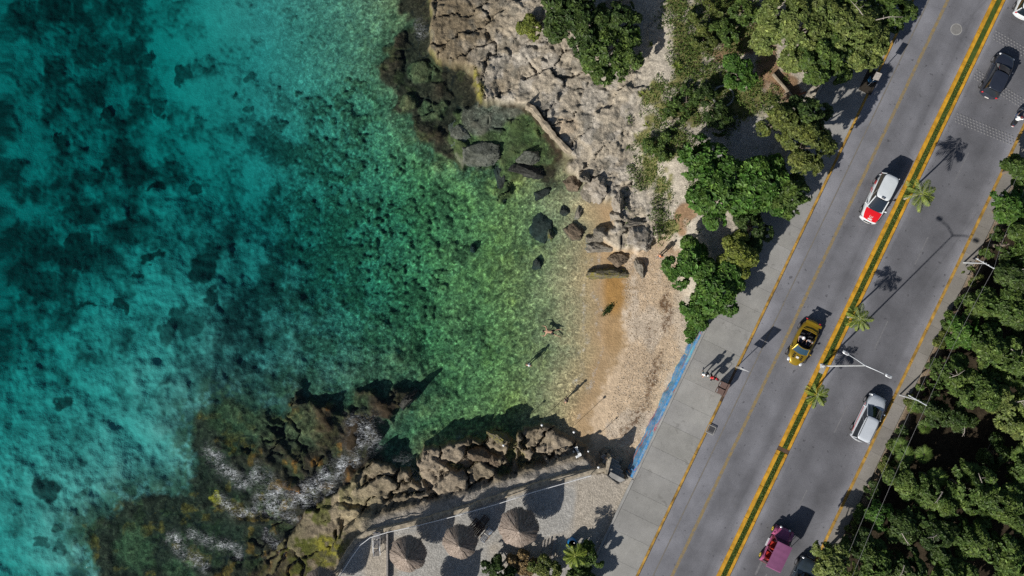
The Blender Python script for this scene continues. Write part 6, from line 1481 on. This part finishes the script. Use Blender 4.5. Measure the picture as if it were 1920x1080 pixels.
lounger(912, 1001, math.radians(-38), M['wood'], M['blue_cloth'], 'tan deck chair with a blue cloth beside the largest thatched umbrella')
lounger(889, 984, math.radians(-40), M['wood_dark'], M['wood_dark'], 'dark wooden chair at the outer side of the dark table'); lounger(905, 978, math.radians(-40), M['wood_dark'], M['wood_dark'], 'dark wooden chair on the promenade side of the dark table')
p = P(896, 993, 2.9); o = thing('wooden_table', 'dark wooden table between the dark chairs and the middle thatched umbrella', 'table', (p.x, p.y, 2.3), math.radians(-40))
mb = MB()
for k in range(6): mb.box((-.35 + k * .14, 0, .70), (.125, .95, .04))
mb.build('table_top', M['wood_dark'], o, bevel=.008)
for x in (-.35, .35):
    for y in (-.4, .4): mb = MB(); mb.box((x, y, .34), (.07, .07, .68)); mb.build('leg', M['wood_dark'], o)
for k, (qx, qy, lb) in enumerate(((707, 1026, 'white framed chair on the shaded terrace beside the divider wall'), (708, 1010, 'dark chair behind the white framed chair at the terrace corner'))): lounger(qx, qy, 0.05, M['white_paint'] if k == 0 else M['wood_grey'], M['cloth_grey'], lb, 'terrace_chair')
p = PG(1072, 1015); o = thing('barrel', 'bright blue plastic barrel among the bushes', 'barrel', p, 0)
mb = MB(); mb.lathe([(.33, 0), (.36, .08), (.36, .3), (.38, .33), (.36, .36), (.36, .62), (.38, .65), (.36, .68), (.36, .86), (.33, .92)], n=22); mb.build('drum', M['blue_plastic'], o, smooth=True); mb = MB(); mb.lathe([(.33, .92), (.30, .90), (.001, .89)], n=22); mb.build('lid', M['blue_plastic'], o); mb = MB(); mb.lathe([(.05, .88), (.05, .94), (.001, .945)], (.15, .1, 0), 10); mb.build('bung', M['plate'], o)
for k, (ax, ay, bx, by, w) in enumerate(((1020, 1014, 1014, 1040, .10), (1033, 1008, 1029, 1030, .10), (1042, 1008, 1034, 1046, .22), (1045, 1020, 1043, 1044, .08), (1026, 1012, 1023, 1026, .08))):
    a = PG(ax, ay); b = PG(bx, by); a.z = b.z = max(a.z, b.z) + .10 + .01 * k; m0 = (a + b) / 2
    mb = MB(); mb.box((0, 0, 0), (w, (b - a).length, .06), rz=math.atan2(b.y - a.y, b.x - a.x) - PI / 2); o = mb.build('plank', M['wood_grey'], None, bevel=.01); o.location = m0; tag(o, ('leftmost grey plank lying by the olive bush', 'second grey plank of the row, a thin one', 'broad grey plank in the middle of the row', 'thin grey plank nearest the blue barrel', 'short grey plank between the two leftmost planks')[k], 'plank', 'grey planks beside the blue barrel')
# white float balls on thin poles along the rocks
for k, (qx, qy, lb) in enumerate(((1016, 797, 'white ball on a pole at the water side of the big rock'), (1076, 810, 'white ball on a pole over the shaded sand'), (944, 835, 'white ball on a pole in the gap between two dark rocks'), (1103, 846, 'small white ball on a pole near the white towel'), (1122, 876, 'white ball on a pole at the terrace corner'))):
    p = P(qx, qy, 2.6); zb = min(hz(p.x, p.y), 2.0); o = thing('marker_pole', lb, 'marker', (p.x, p.y, zb - .2), 0, 'white balls along the rocks')
    h_ = 2.75 - zb; mb = MB(); mb.tube([(0, 0, 0), (0, 0, h_)], .018, 8); mb.build('pole', M['brown_metal'], o); mb = MB(); mb.ball((0, 0, h_ + .10), .105 if k != 3 else .08, 16, 10); mb.build('float_ball', M['white_paint'], o, smooth=True)
# towel on the big rock
p = PG(1079, 843, 1.5); r = random.Random(3); rows = []
for i in range(9):
    rows.append([Vector(((j / 8 - .5) * .52 + .03 * math.sin(i), (i / 8 - .5) * .72, hz(p.x + (j / 8 - .5) * .5, p.y + (i / 8 - .5) * .7) - p.z + .10 + r.uniform(0, .05))) for j in range(9)])
mb = MB(); mb.loft(rows, cap=False, closed=False); o = mb.build('towel', M['cloth_white'], None, smooth=True); o.location = p; o.rotation_euler = (0, 0, .5); tag(o, 'crumpled white towel lying on the big brown rock', 'towel')
# seaweed clump on the wet sand
p = PG(1141, 580, .1); r_ = np.random.default_rng(8); n = 500; q = r_.normal(size=(n, 2)) * [.12, .36]; a = -.75; cx_ = q[:, 0] * math.cos(a) - q[:, 1] * math.sin(a); cy_ = q[:, 0] * math.sin(a) + q[:, 1] * math.cos(a)
V, Fg = leaves(np.stack([cx_, cy_, r_.uniform(.01, .12, n)], 1), np.stack([r_.normal(size=n), r_.normal(size=n), np.ones(n)], 1), .06, r_); T = np.repeat(np.stack([r_.random(n), r_.random(n) * .6, r_.random(n), np.ones(n)], 1), 4, 0)
o = np_mesh('seaweed_clump', V, Fg, M['leaf_dark'], None, {'tint': T}); o.location = p; tag(o, 'dark green seaweed clump washed up on the wet sand', 'seaweed')

# ------------------------------------------------------------------ loose boulders at the shore
def rockmat(name, col, dark, moss=None, mk=0.0):
    t = NT(name); co = t.coord('Object'); n1 = t.noise(co, 1.6, 6.0, .65); n2 = t.noise(co, 9, 4.0, .7)
    c = t.mix(t.ramp(n1, [(.35, 0), (.65, 1)]), dark, col); c = t.mix(1.0, c, t.ramp(n2, [(.3, .6), (.7, 1.3)]), 'MULTIPLY')
    if moss: c = t.mix(t.math('MULTIPLY', t.ramp(t.noise(co, 3.2, 4.0, .7), [(.48, 0), (.6, 1)]), mk), c, moss)
    t.bsdf(c, .92, 0, t.bump(t.math('ADD', n2, n1), .8, .08), .2); return t.m
M['rk_grey'] = rockmat('boulder_grey', (.27, .245, .205), (.13, .115, .09)); M['rk_pale'] = rockmat('boulder_pale', (.38, .345, .30), (.22, .19, .15)); M['rk_wet'] = rockmat('boulder_wet', (.060, .062, .055), (.022, .022, .02)); M['rk_moss'] = rockmat('boulder_mossy', (.20, .18, .13), (.09, .08, .055), (.17, .15, .02), .8)
M['rk_plat'] = rockmat('boulder_grey_green', (.155, .165, .14), (.055, .062, .048)); M['rk_brown'] = rockmat('boulder_brown', (.20, .155, .11), (.09, .07, .05))
def boulder(px_, py_, lpx, wpx_, ang, h, mat, label, seed, z0=None, cube=.7):
    r = random.Random(seed); p = PG(px_, py_, .3) if z0 is None else P(px_, py_, z0)
    bm = bmesh.new(); bmesh.ops.create_icosphere(bm, subdivisions=5, radius=1.0)
    co_ = np.array([v.co[:] for v in bm.verts], np.float32)
    mx_ = np.abs(co_).max(1, keepdims=True); co_ = co_ * (1 - cube) + co_ / mx_ * cube
    for _ in range(13):          # planar cuts make the angular faces
        nv = np.array([r.gauss(0, 1), r.gauss(0, 1), abs(r.gauss(0, .7))]); nv /= np.linalg.norm(nv); d = co_ @ nv - r.uniform(.55, .85); co_ -= np.maximum(d, 0)[:, None] * nv[None, :]
    n1 = fbm(co_[:, 0] * 1.7 + seed, co_[:, 1] * 1.7 + co_[:, 2], 4, seed % 9) - .5; co_ *= (1 + n1 * .38)[:, None]
    n2 = fbm(co_[:, 0] * 7 + seed, co_[:, 1] * 7 + co_[:, 2] * 5, 2, seed % 7) - .5; co_ *= (1 + n2 * .22)[:, None]; n3 = sstep(.58, .72, fbm(co_[:, 0] * 4 + seed, co_[:, 1] * 4 + co_[:, 2] * 3, 2, seed % 5)); co_ *= (1 - n3 * .07)[:, None]
    L_, W2 = lpx / s0 / 2 * 1.12, wpx_ / s0 / 2 * 1.12
    for v, c in zip(bm.verts, co_): v.co = (c[0] * L_, c[1] * W2, c[2] * h * .75 + h * .22)
    me = bpy.data.meshes.new('boulder'); bm.to_mesh(me); bm.free(); me.polygons.foreach_set('use_smooth', [True] * len(me.polygons)); me.materials.append(M[mat])
    o = bpy.data.objects.new('boulder', me); COL.objects.link(o); o.location = p; o.rotation_euler = (0, 0, math.radians(-ang)); tag(o, label, 'rock', 'loose rocks along the shore'); return o
BD = [(1132, 465, 72, 20, 2, .75, 'rk_grey', 'long flat grey block lying across the sand above the mossy rock'), (1146, 511, 82, 24, -3, .75, 'rk_moss', 'long mossy rock with yellow growth lying on the wet sand'), (1157, 488, 42, 24, 25, .7, 'rk_brown', 'dark rock with a hollow between the long block and the mossy rock'),
 (1200, 500, 18, 34, -20, .8, 'rk_grey', 'upright pointed grey rock at the end of the mossy rock'), (1078, 437, 52, 34, 12, .6, 'rk_brown', 'flat brown rock with a white spot in the shallows'), (1112, 448, 26, 16, 5, .6, 'rk_grey', 'small grey rock touching the flat brown rock'), (1128, 440, 28, 26, -20, .85, 'rk_grey', 'dark upright rock right of the flat brown rock'),
 (1020, 425, 44, 52, 30, .45, 'rk_wet', 'big wet dark rock at the outer end of the shallows'), (1032, 440, 16, 26, 0, .7, 'rk_moss', 'mossy knob on the inside of the big wet rock'), (1008, 494, 20, 24, 10, .55, 'rk_wet', 'lone dark rock in the green water below the wet rocks'), (887, 466, 12, 16, 0, .7, 'rk_wet', 'smallest lone dark rock far out in the bay'),
 (942, 345, 26, 62, -12, .7, 'rk_wet', 'long dark rock standing in the water below the tidal platform'), (985, 320, 66, 24, 12, .5, 'rk_wet', 'flat wet rock at the foot of the tidal platform'), (1020, 360, 40, 18, -25, .4, 'rk_wet', 'low wet rock in the green shallows'), (1060, 395, 24, 18, 15, .35, 'rk_wet', 'low dark slab just under the water in the green shallows'), (1083, 400, 12, 34, 25, .5, 'rk_grey', 'narrow grey rock standing in the sandy pool'),
 (1075, 345, 36, 30, 20, 1.0, 'rk_brown', 'brown boulder at the lower end of the broken wall'), (1103, 362, 26, 38, -10, 1.0, 'rk_grey', 'grey boulder on the edge of the sandy pool'), (1120, 350, 40, 52, 30, 1.1, 'rk_pale', 'large pale cracked boulder above the sandy pool'), (1096, 332, 24, 18, 10, 1.1, 'rk_grey', 'small grey boulder between the brown and the pale boulder'), (1160, 405, 30, 22, 0, .9, 'rk_pale', 'round pale rock on the sand beside the sandy pool'),
 (1190, 420, 60, 16, -8, .9, 'rk_grey', 'long jagged grey rock behind the long flat block'), (1160, 380, 26, 40, 5, 1.0, 'rk_pale', 'pale rock at the right side of the sandy pool'), (1200, 448, 58, 44, -10, .8, 'rk_pale', 'broad pale pitted rock at the top of the beach'), (935, 820, 44, 20, 28, 1.1, 'rk_moss', 'mossy dark rock at the waterline below the bay'), (765, 748, 46, 22, -40, 1.5, 'rk_wet', 'pointed dark rock standing in the bay north of the foam'),
 (1133, 847, 20, 18, 10, .8, 'rk_grey', 'small rock beside the step wall'), (1155, 862, 26, 16, 30, .5, 'rk_pale', 'flat pale slab on the beach beside the steps'), (900, 852, 40, 34, 15, 1.0, 'rk_brown', 'rounded brown rock standing over the dark gap'), (928, 864, 30, 24, 30, .9, 'rk_brown', 'smaller rounded brown rock beside the dark gap'),
 (895, 290, 74, 44, 8, .4, 'rk_plat', 'large smooth grey-green rock at the outer edge of the tidal platform'), (860, 250, 40, 46, 40, .4, 'rk_plat', 'smooth grey-green rock at the left end of the tidal platform'), (990, 296, 52, 30, -30, .45, 'rk_plat', 'smooth grey-green rock on the inner side of the tidal platform')]
for i, (a, b, c, d, e, f, m_n, lb) in enumerate(BD):
    boulder(a, b, c, d, e, f, m_n, lb, 200 + i * 3)
# loose pebbles and stones on the shingle: too many to count
r = np.random.default_rng(17); n = 5200
qx = r.uniform(1110, 1320, n * 3); qy = r.uniform(470, 850, n * 3); wl = np.interp(qy, wl_y, wl_x)
kp = (qx > wl + 45) & ((.902 * qx + .432 * qy) < 1440 - 8) & (sdf(UPLAND, qx.astype(np.float32), qy.astype(np.float32)) < 5); qx = qx[kp][:n]; qy = qy[kp][:n]; n = len(qx)
wx_ = (qx - 960) / sc_at(.4); wy_ = (540 - qy) / sc_at(.4); wz = np.array([hz(a, b) for a, b in zip(wx_, wy_)])
oc = np.array([(1, 0, 0), (0, 1, 0), (-1, 0, 0), (0, -1, 0), (0, 0, .7), (0, 0, -.7)]); of = np.array([(0, 1, 4), (1, 2, 4), (2, 3, 4), (3, 0, 4), (1, 0, 5), (2, 1, 5), (3, 2, 5), (0, 3, 5)])
sz = r.uniform(.018, .055, (n, 1, 1)) * r.uniform(.6, 1.3, (n, 6, 1)); V = (oc[None] * sz) + np.stack([wx_, wy_, wz + .015], 1)[:, None, :]
Fp = (of[None] + (np.arange(n) * 6)[:, None, None]).reshape(-1, 3); tn = r.random(n); T = np.repeat(np.stack([tn, tn, tn, np.ones(n)], 1), 6, 0)
t = NT('pebbles'); at = t.n('ShaderNodeAttribute', attribute_name='tint'); spx = t.n('ShaderNodeSeparateColor'); t.l(at.outputs['Color'], spx.inputs[0]); t.bsdf(t.ramp(spx.outputs[0], [(0, (.20, .15, .10)), (.5, (.42, .33, .23)), (1, (.58, .52, .44))]), .9)
tag(np_mesh('pebbles', V.reshape(-1, 3), Fp, t.m, None, {'tint': T}), 'loose pale pebbles scattered over the shingle beach', 'pebbles', kind='stuff')
